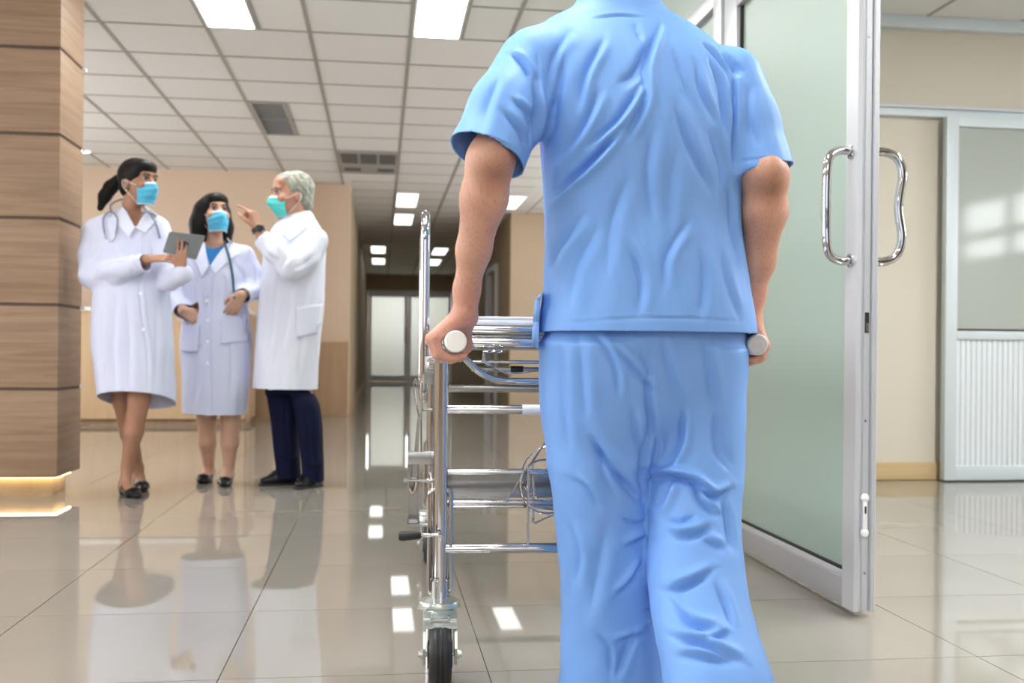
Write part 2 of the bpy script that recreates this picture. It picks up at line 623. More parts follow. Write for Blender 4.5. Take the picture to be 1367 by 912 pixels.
# ---- walls
wl_ = MB().box((-4.72, -4, 0), (-4.6, 11.2, .7)).box((-4.72, -4, 2.5), (-4.6, 11.2, HALL_H))
for a, b in ((-4, .5), (2.1, 2.4), (4.0, 6.2), (7.8, 8.1), (9.7, 11.2)):
    wl_.box((-4.72, a, .7), (-4.6, b, 2.5))
struct(wl_.build('wall_left', M['wall_beige'], smooth=False))
struct(MB().box((-4.72, 11.2, 0), (-1.12, 11.35, HALL_H)).build('wall_back', M['wall_beige'], smooth=False), 'beige wall behind the reception counter')
struct(MB().box((-1.12, 11.85, 0), (-.36, 12.0, HALL_H)).box((-1.27, 11.35, 0), (-1.12, 12.0, HALL_H)).build('wall_back_recess', M['wall_beige'], smooth=False), 'beige wall at the mouth of the corridor')
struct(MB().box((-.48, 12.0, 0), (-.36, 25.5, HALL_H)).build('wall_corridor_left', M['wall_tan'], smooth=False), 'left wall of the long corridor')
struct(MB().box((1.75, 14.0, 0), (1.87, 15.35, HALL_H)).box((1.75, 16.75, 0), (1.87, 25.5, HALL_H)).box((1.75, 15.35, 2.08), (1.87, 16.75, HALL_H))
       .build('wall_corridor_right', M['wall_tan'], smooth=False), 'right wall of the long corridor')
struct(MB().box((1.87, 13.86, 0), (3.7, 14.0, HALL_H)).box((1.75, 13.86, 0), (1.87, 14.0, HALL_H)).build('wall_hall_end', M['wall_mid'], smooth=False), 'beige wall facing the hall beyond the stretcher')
wh_ = MB().box((3.7, 5.85, 0), (3.82, 14.0, .8)).box((3.7, 5.85, 2.4), (3.82, 14.0, HALL_H))
for a, b in ((5.85, 7.0), (8.8, 9.1), (10.9, 11.2), (13.0, 14.0)):
    wh_.box((3.7, a, .8), (3.82, b, 2.4))
struct(wh_.build('wall_hall_right', M['wall_beige'], smooth=False))
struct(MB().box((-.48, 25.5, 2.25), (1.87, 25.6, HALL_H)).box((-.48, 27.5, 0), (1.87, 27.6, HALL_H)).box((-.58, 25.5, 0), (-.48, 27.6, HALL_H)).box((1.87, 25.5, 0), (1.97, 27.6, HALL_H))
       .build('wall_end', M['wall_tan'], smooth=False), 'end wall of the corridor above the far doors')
struct(MB().box((1.30, 5.73, 0), (5.7, 5.85, 2.9)).build('wall_side_room', M['wall_cream'], smooth=False), 'cream wall seen past the open glass door')
# outer walls around the photographer's end of the building, with window openings
wf = MB()
wf.box((-4.72, -4.12, 0), (5.7, -4, .75)).box((-4.72, -4.12, 2.45), (5.7, -4, 2.9))
for a, b in ((-4.72, -4.1), (-2.5, -2.2), (-.6, -.3), (1.2, 5.7)):
    wf.box((a, -4.12, .75), (b, -4, 2.45))
struct(wf.build('wall_front', M['wall_rear'], smooth=False))
wr = MB()
wr.box((5.6, -4, 0), (5.7, 5.73, 1.62)).box((5.6, -4, 2.23), (5.7, 5.73, 2.9)).box((5.6, 4.3, 1.62), (5.7, 5.73, 2.23)).box((5.6, -4, 1.62), (5.7, 2.0, 2.23))
struct(wr.build('wall_right', M['wall_white'], smooth=False))


def window_x(name, x0, x1, z0, z1, y, panes=2, m='window_day'):
    r = struct(empty(name, ((x0 + x1) / 2, y, z0)))
    off = r.location
    b = MB(off)
    w = .05
    b.box((x0, y - .06, z0), (x0 + w, y, z1)).box((x1 - w, y - .06, z0), (x1, y, z1)).box((x0, y - .06, z0), (x1, y, z0 + w)).box((x0, y - .06, z1 - w), (x1, y, z1))
    for k in range(1, panes):
        xm = x0 + (x1 - x0) * k / panes
        b.box((xm - w / 2, y - .06, z0), (xm + w / 2, y, z1))
    b.build('window_frame', M['aluminium'], r, smooth=False)
    for k in range(panes):
        a, c = x0 + (x1 - x0) * k / panes, x0 + (x1 - x0) * (k + 1) / panes
        MB(off).box((a + .03, y - .05, z0 + .05), (c - .03, y - .04, z1 - .05)).build('pane', M[m], r, smooth=False)


for k, (a, b) in enumerate(((-4.1, -2.5), (-2.2, -.6), (-.3, 1.2))):
    window_x('window_%d' % (k + 1), a, b, .75, 2.45, -4.0)
for k, (a, b) in enumerate(((.5, 2.1), (2.4, 4.0), (6.2, 7.8), (8.1, 9.7))):  # added out of sight to light the doctors, back wall and ceiling
    r = struct(empty('window_%d' % (k + 5), (-4.6, (a + b) / 2, .7)))
    fb_ = MB(r.location)
    for y0, y1 in ((a, a + .05), ((a + b) / 2 - .025, (a + b) / 2 + .025), (b - .05, b)):
        fb_.box((-4.66, y0, .7), (-4.6, y1, 2.5))
    fb_.box((-4.659, a, .7), (-4.601, b, .75)).box((-4.659, a, 2.45), (-4.601, b, 2.5))
    fb_.build('window_frame', M['aluminium'], r, smooth=False)
    for y0, y1 in ((a + .05, (a + b) / 2 - .025), ((a + b) / 2 + .025, b - .05)):
        MB(r.location).box((-4.65, y0, .75), (-4.64, y1, 2.45)).build('pane', M['left_added_window'], r, smooth=False)
for k, (a, b) in enumerate(((7.0, 8.8), (9.1, 10.9), (11.2, 13.0))):  # unseen windows, added to light the recess wall, ceiling and doctors
    r = struct(empty('window_%d' % (k + 9), (3.7, (a + b) / 2, .8)))
    fb_ = MB(r.location)
    for y0, y1 in ((a, a + .05), ((a + b) / 2 - .025, (a + b) / 2 + .025), (b - .05, b)):
        fb_.box((3.7, y0, .8), (3.76, y1, 2.4))
    fb_.box((3.701, a, .8), (3.759, b, .85)).box((3.701, a, 2.35), (3.759, b, 2.4))
    fb_.build('window_frame', M['aluminium'], r, smooth=False)
    for y0, y1 in ((a + .05, (a + b) / 2 - .025), ((a + b) / 2 + .025, b - .05)):
        MB(r.location).box((3.74, y0, .85), (3.75, y1, 2.35)).build('pane', M['hall_added_window'], r, smooth=False)
# strip window of the side room (its mirror image shows in the sliding door)
r = struct(empty('window_4', (5.6, 2.2, 1.62)))
b = MB(r.location)
for y0, y1 in ((2.0, 2.03), (2.7, 2.81), (3.48, 3.59), (4.27, 4.3)):
    b.box((5.58, y0, 1.62), (5.66, y1, 2.23))
for z0, z1 in ((1.62, 1.67), (1.83, 1.92), (2.18, 2.23)):
    b.box((5.581, 2.0, z0), (5.659, 4.3, z1))
b.build('window_frame', M['aluminium'], r, smooth=False)
for (y0, y1) in ((2.03, 2.7), (2.81, 3.48), (3.59, 4.27)):
    for z0, z1 in ((1.67, 1.83), (1.92, 2.18)):
        MB(r.location).box((5.62, y0, z0), (5.63, y1, z1)).build('pane', M['side_window_day'], r, smooth=False)

# wainscot boards, skirting, trims
wn = struct(empty('trim_1', (-.74, 11.85, 0)), 'wood wainscot panel low on the wall behind the grey haired man')
for k in range(2):
    pbox('wainscot_board', (-.375 + .375 * k, -.02, 0), (-.003 + .375 * k, 0, .82), 'wood_wainscot', wn, .003)
pbox('cap_rail', (-.38, -.03, .82), (.38, 0, .845), 'wood_light', wn, .003)
w2 = struct(empty('trim_2', (-1.2, 11.2, 0)), 'dark wood panel beside the end of the reception counter')
pbox('wainscot_board', (-.15, -.02, 0), (.08, 0, .82), 'wood_wainscot', w2, .003)
pbox('cap_rail', (-.15, -.03, .82), (.08, 0, .845), 'wood_light', w2, .003)
struct(pbox('baseboard_side_room', (1.40, 5.71, 0), (5.6, 5.73, .104), 'wood_skirting', None, .004), 'pale wood skirting board along the cream wall')
struct(pbox('baseboard_corridor', (-.36, 12.0, 0), (-.345, 25.5, .1), 'wood_wainscot', None))
struct(pbox('trim_3', (1.38, 5.67, 2.67), (5.6, 5.73, 2.74), 'aluminium_pale', None, .006), 'grey aluminium trim where the cream wall meets the ceiling')
rail = struct(empty('trim_4', (3.5, 5.73, 2.15)), 'horizontal grey aluminium track above the sliding door')
pbox('track', (-2.1, -.05, 0), (2.1, 0, .06), 'aluminium_pale', rail, .004)
pbox('track_lip', (-2.1, -.075, .044), (2.1, -.05, .06), 'aluminium', rail, .002)

# ---- sliding door in the cream wall
sd = struct(empty('door_2', (3.28, 5.66, 0)), 'white sliding door with glossy glass above a ribbed panel')
W = 1.15
for a in (0, W - .075):
    pbox('stile', (a, -.04, .006), (a + .075, .01, 2.145), 'aluminium_pale', sd, .006)
for z0, z1 in ((.006, .09), (.835, .885), (2.085, 2.145)):
    pbox('rail', (.075, -.038, z0), (W - .075, .008, z1), 'aluminium_pale', sd, .005)
pbox('gasket', (.075, -.02, .885), (W - .075, -.012, .897), 'dark_gap', sd)
pbox('glass_pane', (.075, -.012, .885), (W - .075, -.004, 2.085), 'glass_slider', sd)
rb = MB()
n = 30
for k in range(n):
    a = .075 + (W - .15) * k / n
    w = (W - .15) / n
    rb.add([(a, -.006, .09), (a + w * .12, -.02, .09), (a + w * .88, -.02, .09), (a + w, -.006, .09), (a, -.006, .835), (a + w * .12, -.02, .835), (a + w * .88, -.02, .835), (a + w, -.006, .835)],
           [(0, 1, 5, 4), (1, 2, 6, 5), (2, 3, 7, 6)])
rb.build('ribbed_panel', M['ribbed'], sd, smooth=False)

# ---- glass partition between hall and side room, with its door leaf
PX0, PX1 = 1.312, 1.376
gp = struct(empty('wall_partition', (1.34, 3.9, 0)), 'aluminium framed partition of frosted green glass')
off = gp.location


def pp(name, lo, hi, m, c=.004):
    return pbox(name, lo, hi, m, gp, c, off)


pp('post', (PX0 - .006, 3.862, 0), (PX1 + .006, 3.96, HALL_H), 'aluminium')
pp('post', (PX0, 5.63, 0), (PX1, 5.73, HALL_H), 'aluminium')
pp('post', (PX0, 1.66, 0), (PX1, 1.74, HALL_H), 'aluminium')
pp('header', (PX0, 3.96, 2.125), (PX1, 5.63, 2.205), 'aluminium_dark')
pp('header', (PX0, 1.74, 2.125), (PX1, 3.862, 2.205), 'aluminium_dark')
pp('bottom_rail', (PX0, 3.96, 0), (PX1, 5.63, .1), 'aluminium')
pp('top_rail', (PX0, 1.74, 2.58), (PX1, 5.63, 2.64), 'aluminium')
pp('glass_pane', (1.338, 3.96, .1), (1.348, 5.63, 2.125), 'glass_green', 0)
pp('glass_pane', (1.338, 3.96, 2.205), (1.348, 5.63, 2.58), 'glass_green', 0)
pp('glass_pane', (1.338, 1.74, 2.205), (1.348, 3.862, 2.58), 'glass_green', 0)
struct(MB().box((1.30, -4, 0), (1.38, 1.66, 2.9)).box((1.31, 1.66, 2.64), (1.38, 5.73, 2.9)).build('wall_partition_solid', M['wall_mid'], smooth=False))

dr = struct(empty('door_1', (1.344, 3.85, 0)), 'frosted green glass door in an aluminium frame with steel pull handles')
off = dr.location


def dp(name, lo, hi, m, c=.003):
    return pbox(name, lo, hi, m, dr, c, off)


# the free edge is a grooved aluminium extrusion
prof = [(PX0, 2.775), (PX0, 2.703), (PX0 + .012, 2.700), (PX0 + .018, 2.7065), (PX0 + .022, 2.7065), (PX0 + .024, 2.7035), (PX0 + .040, 2.7035), (PX0 + .043, 2.711), (PX0 + .046, 2.711), (PX0 + .05, 2.702), (PX1 - .003, 2.702), (PX1, 2.705), (PX1, 2.775)]
sb = MB(off)
nn = len(prof)
sb.add([(x, y, .018) for x, y in prof] + [(x, y, 2.115) for x, y in prof],
       [(i, (i + 1) % nn, nn + (i + 1) % nn, nn + i) for i in range(nn)] + [tuple(range(nn)), tuple(range(nn, 2 * nn))])
sb.build('stile', M['aluminium'], dr, smooth=False)
dp('stile', (PX0 + .004, 3.71, .018), (PX1 - .004, 3.85, 2.115), 'aluminium')
dp('rail', (PX0 + .002, 2.775, .018), (PX1 - .002, 3.71, .098), 'aluminium_dark')
dp('rail', (PX0 + .002, 2.775, 2.04), (PX1 - .002, 3.71, 2.115), 'aluminium_dark')
dp('glazing_bead', (PX0 + .01, 2.775, .098), (PX1 - .01, 3.71, .112), 'aluminium', .002)
dp('gasket', (PX0 + .018, 2.775, .112), (PX1 - .018, 3.71, .120), 'dark_gap', 0)
dp('gasket', (PX0 + .018, 3.694, .12), (PX1 - .018, 3.71, 2.04), 'dark_gap', 0)
dp('glass_pane', (1.339, 2.772, .115), (1.349, 3.712, 2.045), 'glass_green', 0)
dp('lock_slot', (PX0 + .026, 2.7025, .795), (PX0 + .038, 2.706, .852), 'dark_gap', 0)
dp('latch', (PX0 + .028, 2.700, .797), (PX0 + .037, 2.704, .822), 'chrome_dull', .001)
fb = MB(off)
fb.lathe([(0, 0), (.012, 0), (.012, .004), (.009, .006), (0, .006)], (PX0 + .030, 2.7035, .335), (0, -1, 0), 16)
fb.lathe([(0, 0), (.012, 0), (.012, .004), (.009, .006), (0, .006)], (PX0 + .030, 2.7035, .238), (0, -1, 0), 16)
fb.cbox((PX0 + .024, 2.698, .24), (PX0 + .036, 2.704, .335), .002)
fb.build('flush_bolt', M['white_plastic'], dr)
dp('bolt_slot', (PX0 + .028, 2.697, .292), (PX0 + .033, 2.7, .312), 'dark_gap', 0)
for (z, x) in ((1.62, .03), (.55, .03), (.125, .032)):
    MB(off).lathe([(0, 0), (.0035, 0), (.003, .002), (0, .002)], (PX0 + x, 2.7035, z), (0, -1, 0), 10).build('screw', M['chrome_dull'], dr)
for sgn, px in ((-1, PX0), (1, PX1)):
    d = .078
    k = .006 if sgn > 0 else 0.0      # the far handle is waisted in the middle
    pts = [(px - sgn * .01, 2.74, 1.306), (px + sgn * d * .45, 2.738, 1.308), (px + sgn * d * .88, 2.73, 1.288), (px + sgn * (d + k * .6), 2.727, 1.24),
           (px + sgn * (d - k), 2.73, 1.15), (px + sgn * (d + k * .6), 2.727, 1.066), (px + sgn * d * .88, 2.73, 1.018), (px + sgn * d * .45, 2.738, .998), (px - sgn * .01, 2.74, 1.0)]
    pts = [Vector(p) for p in pts]
    h = MB(off).tube(spline(pts, 9), .0125, 14).build('handle', M['chrome'], dr)
    MB(off).lathe([(.0125, 0), (.019, 0), (.019, .005), (.0125, .007)], (px, 2.74, 1.305), (sgn, 0, 0), 16).build('collar', M['chrome'], h)
    MB(off).lathe([(.0125, 0), (.019, 0), (.019, .005), (.0125, .007)], (px, 2.74, 1.0), (sgn, 0, 0), 16).build('collar', M['chrome'], h)

# ---- double doors at the end of the corridor, and the doorway half way
ed = struct(empty('door_3', (.7, 25.5, 0)), 'pair of backlit frosted glass doors at the end of the corridor')
off = ed.location


def ep(name, lo, hi, m='aluminium'):
    return pbox(name, lo, hi, m, ed, 0, off)


ep('frame', (-.48, 25.46, 0), (-.31, 25.56, 2.25)); ep('frame', (1.75, 25.46, 0), (1.87, 25.56, 2.25)); ep('frame', (-.31, 25.46, 2.17), (1.75, 25.56, 2.25))
for a, b in ((-.30, .655), (.665, 1.74)):
    ep('stile', (a, 25.47, 0), (a + .07, 25.55, 2.17)); ep('stile', (b - .07, 25.47, 0), (b, 25.55, 2.17))
    ep('rail', (a + .07, 25.47, .01), (b - .07, 25.55, .14)); ep('rail', (a + .07, 25.47, 2.09), (b - .07, 25.55, 2.17))
    ep('glass_pane', (a + .07, 25.5, .14), (b - .07, 25.51, 2.09), 'glass_end')
ep('handle', (.60, 25.44, .95), (.62, 25.47, 1.35), 'black_plastic')
ep('door_closer', (.45, 25.42, 2.12), (.85, 25.47, 2.18), 'stone_white')
cd = struct(empty('door_4', (1.75, 16.05, 0)), 'grey framed door part way along the corridor')
off = cd.location
for lo, hi in (((1.70, 15.35, 0), (1.88, 15.45, 2.08)), ((1.70, 16.6, 0), (1.88, 16.75, 2.08)), ((1.70, 15.45, 1.99), (1.88, 16.6, 2.08))):
    pbox('frame', lo, hi, 'aluminium', cd, 0, off)
pbox('leaf', (1.79, 15.45, .01), (1.84, 16.6, 1.99), 'wood_wainscot', cd, 0, off)
pbox('handle', (1.74, 16.45, .95), (1.79, 16.48, 1.1), 'chrome', cd, 0, off)

# ---- wood clad pillar
pl = struct(empty('pillar', (-1.98, 5.43, 0)), 'square pillar clad in stacked brown wood panels over a glowing plinth')
off = pl.location
pbox('core', (-2.388, 5.242, .1), (-1.572, 5.608, HALL_H), 'dark_gap', pl, 0, off)
zz = [.1, .531, .943, 1.364, 1.773, 2.193, 2.64]
for a, b in zip(zz[:-1], zz[1:]):
    p = pbox('panel', (-2.4, 5.23, a + (.008 if a > .2 else 0)), (-1.56, 5.62, b - (.008 if b < 2.6 else 0)), 'wood_pillar', pl, .003, off)
for z in zz[1:-1]:
    pbox('joint_strip', (-2.39, 5.24, z - .008), (-1.567, 5.62, z + .008), 'wood_joint', pl, 0, off)
    pbox('strip_end', (-1.562, 5.61, z - .007), (-1.546, 5.632, z + .007), 'white_plastic', pl, 0, off)
pbox('plinth', (-2.33, 5.35, 0), (-1.615, 5.56, .1), 'wood_light', pl, .002, off)
pbox('light_strip', (-2.33, 5.325, .088), (-1.6, 5.335, .098), 'led_warm', pl, 0, off)
pbox('light_strip', (-1.598, 5.325, .088), (-1.588, 5.56, .098), 'led_warm', pl, 0, off)

# ---- reception counter
rc = tag(empty('reception_counter', (-2.9, 10.45, 0)), 'long light wood reception counter behind the two women doctors', 'counter')
off = rc.location
for k in range(3):
    pbox('front_panel', (-4.5 + 1.07 * k, 10.2, .06), (-4.5 + 1.07 * k + 1.06, 10.23, 1.09), 'wood_light', rc, .004, off)
pbox('carcass', (-4.5, 10.23, .06), (-1.29, 10.75, 1.09), 'wood_light', rc, 0, off)
pbox('kick_board', (-4.48, 10.26, 0), (-1.32, 10.7, .06), 'wood_wainscot', rc, 0, off)
pbox('worktop', (-4.52, 10.17, 1.09), (-1.27, 10.78, 1.13), 'stone_white', rc, .006, off)
pbox('end_panel', (-1.29, 10.2, .06), (-1.27, 10.75, 1.09), 'wood_wainscot', rc, .003, off)

# ---- ceiling fittings


def ceiling_light(x0, y0, x1, y1, label, far=False, grp=None, z=HALL_H, m=None):
    o = tag(empty('ceiling_light', ((x0 + x1) / 2, (y0 + y1) / 2, z)), label, 'ceiling light', grp)
    off = o.location
    w = .014
    b = MB(off)
    b.box((x0, y0, z - .006), (x0 + w, y1, z + .02)).box((x1 - w, y0, z - .006), (x1, y1, z + .02)).box((x0 + w, y0, z - .006), (x1 - w, y0 + w, z + .02)).box((x0 + w, y1 - w, z - .006), (x1 - w, y1, z + .02))
    b.build('frame', M['ceiling_tile'], o, smooth=False)
    MB(off).box((x0 + w, y0 + w, z - .001), (x1 - w, y1 - w, z + .004)).build('diffuser', M[m or ('panel_light_far' if far else 'panel_light')], o, smooth=False)


G1 = 'fluorescent panels over the hall'
ceiling_light(-1.035, 5.045, -.745, 6.22, 'bright ceiling light panel above the two women doctors, nearer the pillar', grp=G1)
ceiling_light(.172, 5.045, .462, 6.22, "bright ceiling light panel beside the man's raised shoulder", grp=G1)
for (x, y, w) in ((-3.43, 5.04, 'hidden behind the wood pillar'), (-3.43, 1.44, 'out of view far left of the photographer'), (-1.03, 1.44, 'out of view just left of the photographer'), (.17, 1.44, 'out of view straight above the photographer'),
               (-3.43, -2.16, 'at the rear windows, nearest the left wall'), (-1.03, -2.16, 'at the rear windows, middle of three'), (.17, -2.16, 'at the rear windows, nearest the glass partition')):
    ceiling_light(x, y, x + .29, y + 1.175, 'hall ceiling light panel ' + w, grp=G1)
G2 = 'small far light panels along the corridor'
for (x0, y0, x1, y1, lb) in ((.17, 12.33, .45, 13.5, 'nearest lit ceiling panel inside the dark corridor'),
                             (.17, 14.2, .45, 15.4, 'second lit ceiling panel along the middle of the dark corridor'),
                             (-.2, 18.6, .08, 19.9, 'farther lit ceiling panel on the left side of the corridor'),
                             (-.2, 21.0, .08, 22.4, 'last lit ceiling panel on the left above the far doors'),
                             (.95, 18.7, 1.23, 20.0, 'farther lit ceiling panel on the right side of the corridor'),
                             (.97, 21.0, 1.24, 22.4, 'last lit ceiling panel on the right above the far doors'),
                             (1.47, 12.3, 1.76, 13.4, "lit ceiling panel glimpsed beside the man's left forearm")):
    ceiling_light(x0, y0, x1, y1, lb, True, G2, HALL_H - .008)
for y, w in ((.3, 'farther from'), (2.4, 'closer to')):
    ceiling_light(3.0, y, 3.29, y + 1.2, 'side room ceiling light panel out of view, %s the sliding door' % w, True, 'light panels of the side room', SIDE_H, 'panel_light_side')

v1 = tag(empty('air_vent', (-.89, 8.63, HALL_H)), 'grey slatted air vent in the ceiling above the grey haired man', 'air vent')
off = v1.location
b = MB(off)
b.box((-1.04, 8.03, HALL_H - .008), (-1.005, 9.23, HALL_H + .01)).box((-.775, 8.03, HALL_H - .008), (-.74, 9.23, HALL_H + .01)).box((-1.005, 8.03, HALL_H - .008), (-.775, 8.06, HALL_H + .01)).box((-1.005, 9.2, HALL_H - .008), (-.775, 9.23, HALL_H + .01))
b.build('frame', M['ceiling_bar'], v1, smooth=False)
MB(off).box((-1.005, 8.06, HALL_H + .012), (-.775, 9.2, HALL_H + .016)).build('backing', M['vent_dark'], v1, smooth=False)
for k in range(18):
    y = 8.075 + k * .0635
    MB(off).add([(-1.005, y, HALL_H - .006), (-.775, y, HALL_H - .006), (-.775, y + .05, HALL_H + .010), (-1.005, y + .05, HALL_H + .010),
                 (-1.005, y, HALL_H - .003), (-.775, y, HALL_H - .003), (-.775, y + .05, HALL_H + .013), (-1.005, y + .05, HALL_H + .013)],
                [(0, 1, 2, 3), (4, 7, 6, 5), (0, 4, 5, 1), (2, 6, 7, 3), (1, 5, 6, 2), (0, 3, 7, 4)]).build('slat', M['vent_grey'], v1, smooth=False)
v2 = tag(empty('air_conditioner', (-.14, 10.43, HALL_H)), 'ceiling air conditioner panel with dark grilles at the corridor mouth', 'air conditioner')
off = v2.location
MB(off).cbox((-.43, 9.84, HALL_H - .016), (.15, 11.02, HALL_H + .004), .005).build('body', M['ceiling_bar'], v2)
for k in range(3):
    MB(off).box((-.40 + .185 * k, 9.92, HALL_H - .019), (-.24 + .185 * k, 10.42, HALL_H - .015)).build('grille', M['vent_dark'], v2, smooth=False)
for x in (-.39, -.05):
    MB(off).box((x, 10.68, HALL_H - .019), (x + .17, 10.86, HALL_H - .015)).build('outlet', M['vent_dark'], v2, smooth=False)
dl = tag(empty('downlight', (-2.87, 10.3, HALL_H)), 'small round downlight in the ceiling right beside the wood pillar', 'downlight')
MB().lathe([(.075, -.012), (.095, -.012), (.1, 0), (.075, .0)], (0, 0, 0), (0, 0, 1), 24).build('rim', M['white_plastic'], dl)
MB().lathe([(0, -.009), (.075, -.009)], (0, 0, 0), (0, 0, 1), 24).build('lamp', M['spot_lamp'], dl)

# ================================================================== STRETCHER (local frame: y away from the photographer)
st = tag(empty('hospital_stretcher', (.463, 2.3, 0), math.radians(-1.9)), 'chrome tube hospital stretcher pushed by the man in blue scrubs', 'stretcher')


def part(name, mb, m, parent=None, **k):
    return mb.build(name, M[m], parent or st, **k)


XS = .326
for sx in (-1, 1):
    for y in (0, 1.3):
        x = sx * XS
        z1 = .735
        if y == 0:      # near legs bend over into the push handles
            p = rounded([(x, 0, .205), (x, 0, .752), (sx * .313 + .008, -.235, .752)], .05, 8)
            part('leg_post', MB().tube(p, .0165, 18), 'chrome')
        else:
            part('leg_post', MB().tube([(x, y, .205), (x, y, .76)], .0165, 16), 'chrome')
        # slim fork of rod hanging at the foot of the post
        p = loop_rounded([(x - .024, y - .004, .42), (x - .024, y - .004, .187), (x + .024, y - .004, .187), (x + .024, y - .004, .42)], .012, 4)
        part('post_brace', MB().tube(p, .0055, 10, closed=True), 'chrome')
        part('post_sleeve', MB().lathe([(.0, 0), (.021, 0), (.021, .05), (.0165, .056), (.0165, .06)], (x, y, .165), (0, 0, 1), 18), 'chrome_dull')
    # white push handle grips
    part('handle_grip', MB().lathe([(0, 0), (.0195, 0), (.0225, .003), (.0225, .125), (.02, .13), (.0165, .13)], (sx * .313 + .008, -.252, .752), (0, 1, 0), 28),
         'white_grip' if sx < 0 else 'grey_grip')


def caster(x, y, swivel, lean):
    """swivel caster; the wheel trails towards -y"""
    t = -.075
    plate = part('caster', MB().lathe([(0, .012), (.02, .012), (.03, .008), (.044, .006), (.047, 0), (.047, -.006), (.043, -.01), (.0, -.012)], (x, y, .165), (0, 0, 1), 32), 'zinc')
    f = MB()
    for s in (-1, 1):
        fx = x + s * .034
        # side cheeks: tapering plates from the swivel plate to the axle
        a = [(y - .04, .158), (y + .032, .158), (y + t + .02, .055), (y + t - .018, .052), (y + t - .03, .09), (y - .075, .145)]
        w = .003
        n = len(a)
        f.add([(fx - w, q[0], q[1]) for q in a] + [(fx + w, q[0], q[1]) for q in a],
              [tuple(range(n)), tuple(range(n, 2 * n))] + [(i, (i + 1) % n, n + (i + 1) % n, n + i) for i in range(n)])
    f.build('fork', M['zinc'], plate, smooth=False)
    h = MB()
    h.cbox((x - .037, y - .082, .143), (x + .037, y - .03, .149), .002)
    h.add([(x - .037, y - .045, .158), (x + .037, y - .045, .158), (x + .037, y - .1, .138), (x - .037, y - .1, .138),
           (x - .037, y - .045, .155), (x + .037, y - .045, .155), (x + .037, y - .1, .132), (x - .037, y - .1, .132)],
          [(0, 1, 2, 3), (4, 7, 6, 5), (0, 4, 5, 1), (2, 6, 7, 3), (1, 5, 6, 2), (0, 3, 7, 4)])
    h.build('hood', M['zinc'], plate, smooth=False)
    b = MB()
    b.cbox((x - .018, y - .088, .143), (x + .018, y - .076, .150), .002)
    b.cbox((x - .021, y - .091, .143), (x - .016, y - .072, .156), .001).cbox((x + .016, y - .091, .143), (x + .021, y - .072, .156), .001)
    b.build('brake_clip', M['chrome_dull'], plate, smooth=False)
    wl = MB().lathe([(.03, -.024), (.062, -.024), (.0675, -.018), (.070, -.009), (.070, -.0075), (.068, -.006), (.068, -.004), (.070, -.0025), (.070, .0025), (.068, .004), (.068, .006), (.070, .0075), (.070, .009), (.0675, .018), (.062, .024), (.03, .024)], (x, y + t, .0705), (1, 0, 0), 40)
    wh = wl.build('wheel', M['rubber'], plate)
    MB().lathe([(0, -.027), (.03, -.027), (.032, -.02), (.032, .02), (.03, .027), (0, .027)], (x, y + t, .0705), (1, 0, 0), 24).build('hub', M['black_plastic'], plate)
    ax = MB().lathe([(0, -.047), (.007, -.047), (.007, -.041), (.011, -.041), (.011, -.037), (.005, -.037), (.005, .037), (.011, .037), (.011, .042), (.007, .042), (.007, .047), (0, .047)], (x, y + t, .0705), (1, 0, 0), 12)
    ax.build('axle_bolt', M['zinc'], plate)


for sx in (-1, 1):
    for y in (0.0, 1.3):
        caster(sx * XS, y, 0, 0)

# cross tubes at the near end
cr = part('cross_tube', MB().tube([(-XS, 0, .601), (XS, 0, .601)], .0105, 16), 'chrome')
part('sleeve', MB().lathe([(.0105, 0), (.0118, 0), (.0118, .12), (.0105, .12)], (-.143, 0, .601), (1, 0, 0), 20), 'white_plastic', cr)
part('cross_tube', MB().tube([(-XS, 0, .286), (XS, 0, .286)], .0118, 16), 'chrome')
part('cross_tube', MB().tube([(-XS, 1.3, .286), (XS, 1.3, .286)], .0118, 16), 'chrome')
part('cross_tube', MB().tube([(-XS, .02, .457), (XS, .02, .457)], .0075, 14), 'chrome')
part('cross_tube', MB().tube([(-XS, .02, .388), (XS, .02, .388)], .0055, 14), 'chrome')
part('cross_tube', MB().tube([(-XS, .022, .378), (XS, .022, .378)], .004, 14), 'chrome')
_bp = MB()
_a, _b2 = -XS + .015, XS - .015
_bp.add([(_a, .060, .392), (_b2, .060, .392), (_b2, .030, .452), (_a, .030, .452), (_a, .063, .392), (_b2, .063, .392), (_b2, .033, .452), (_a, .033, .452)],
        [(0, 1, 2, 3), (4, 7, 6, 5), (0, 4, 5, 1), (2, 6, 7, 3), (1, 5, 6, 2), (0, 3, 7, 4)])
part('back_plate', _bp, 'chrome_dull', smooth=False)
part('cross_tube', MB().tube([(-XS, .1, .648), (XS, .1, .648)], .0065, 14), 'chrome_dull')
bl = part('cross_tube', MB().tube([(-.25, .16, .690), (.25, .16, .690)], .006, 14), 'chrome_dull')
part('black_clamp', MB().tube([(-.155, .16, .690), (-.125, .16, .690)], .0085, 14), 'black_plastic', bl)
part('cross_tube', MB().tube([(-.27, .08, .7085), (.27, .08, .7085)], .0042, 12), 'chrome')
p = rounded([(-.285, .05, .73), (-.215, .08, .663), (.215, .08, .663), (.285, .05, .73)], .06, 8)
part('drop_loop', MB().tube(p, .0085, 14), 'chrome')
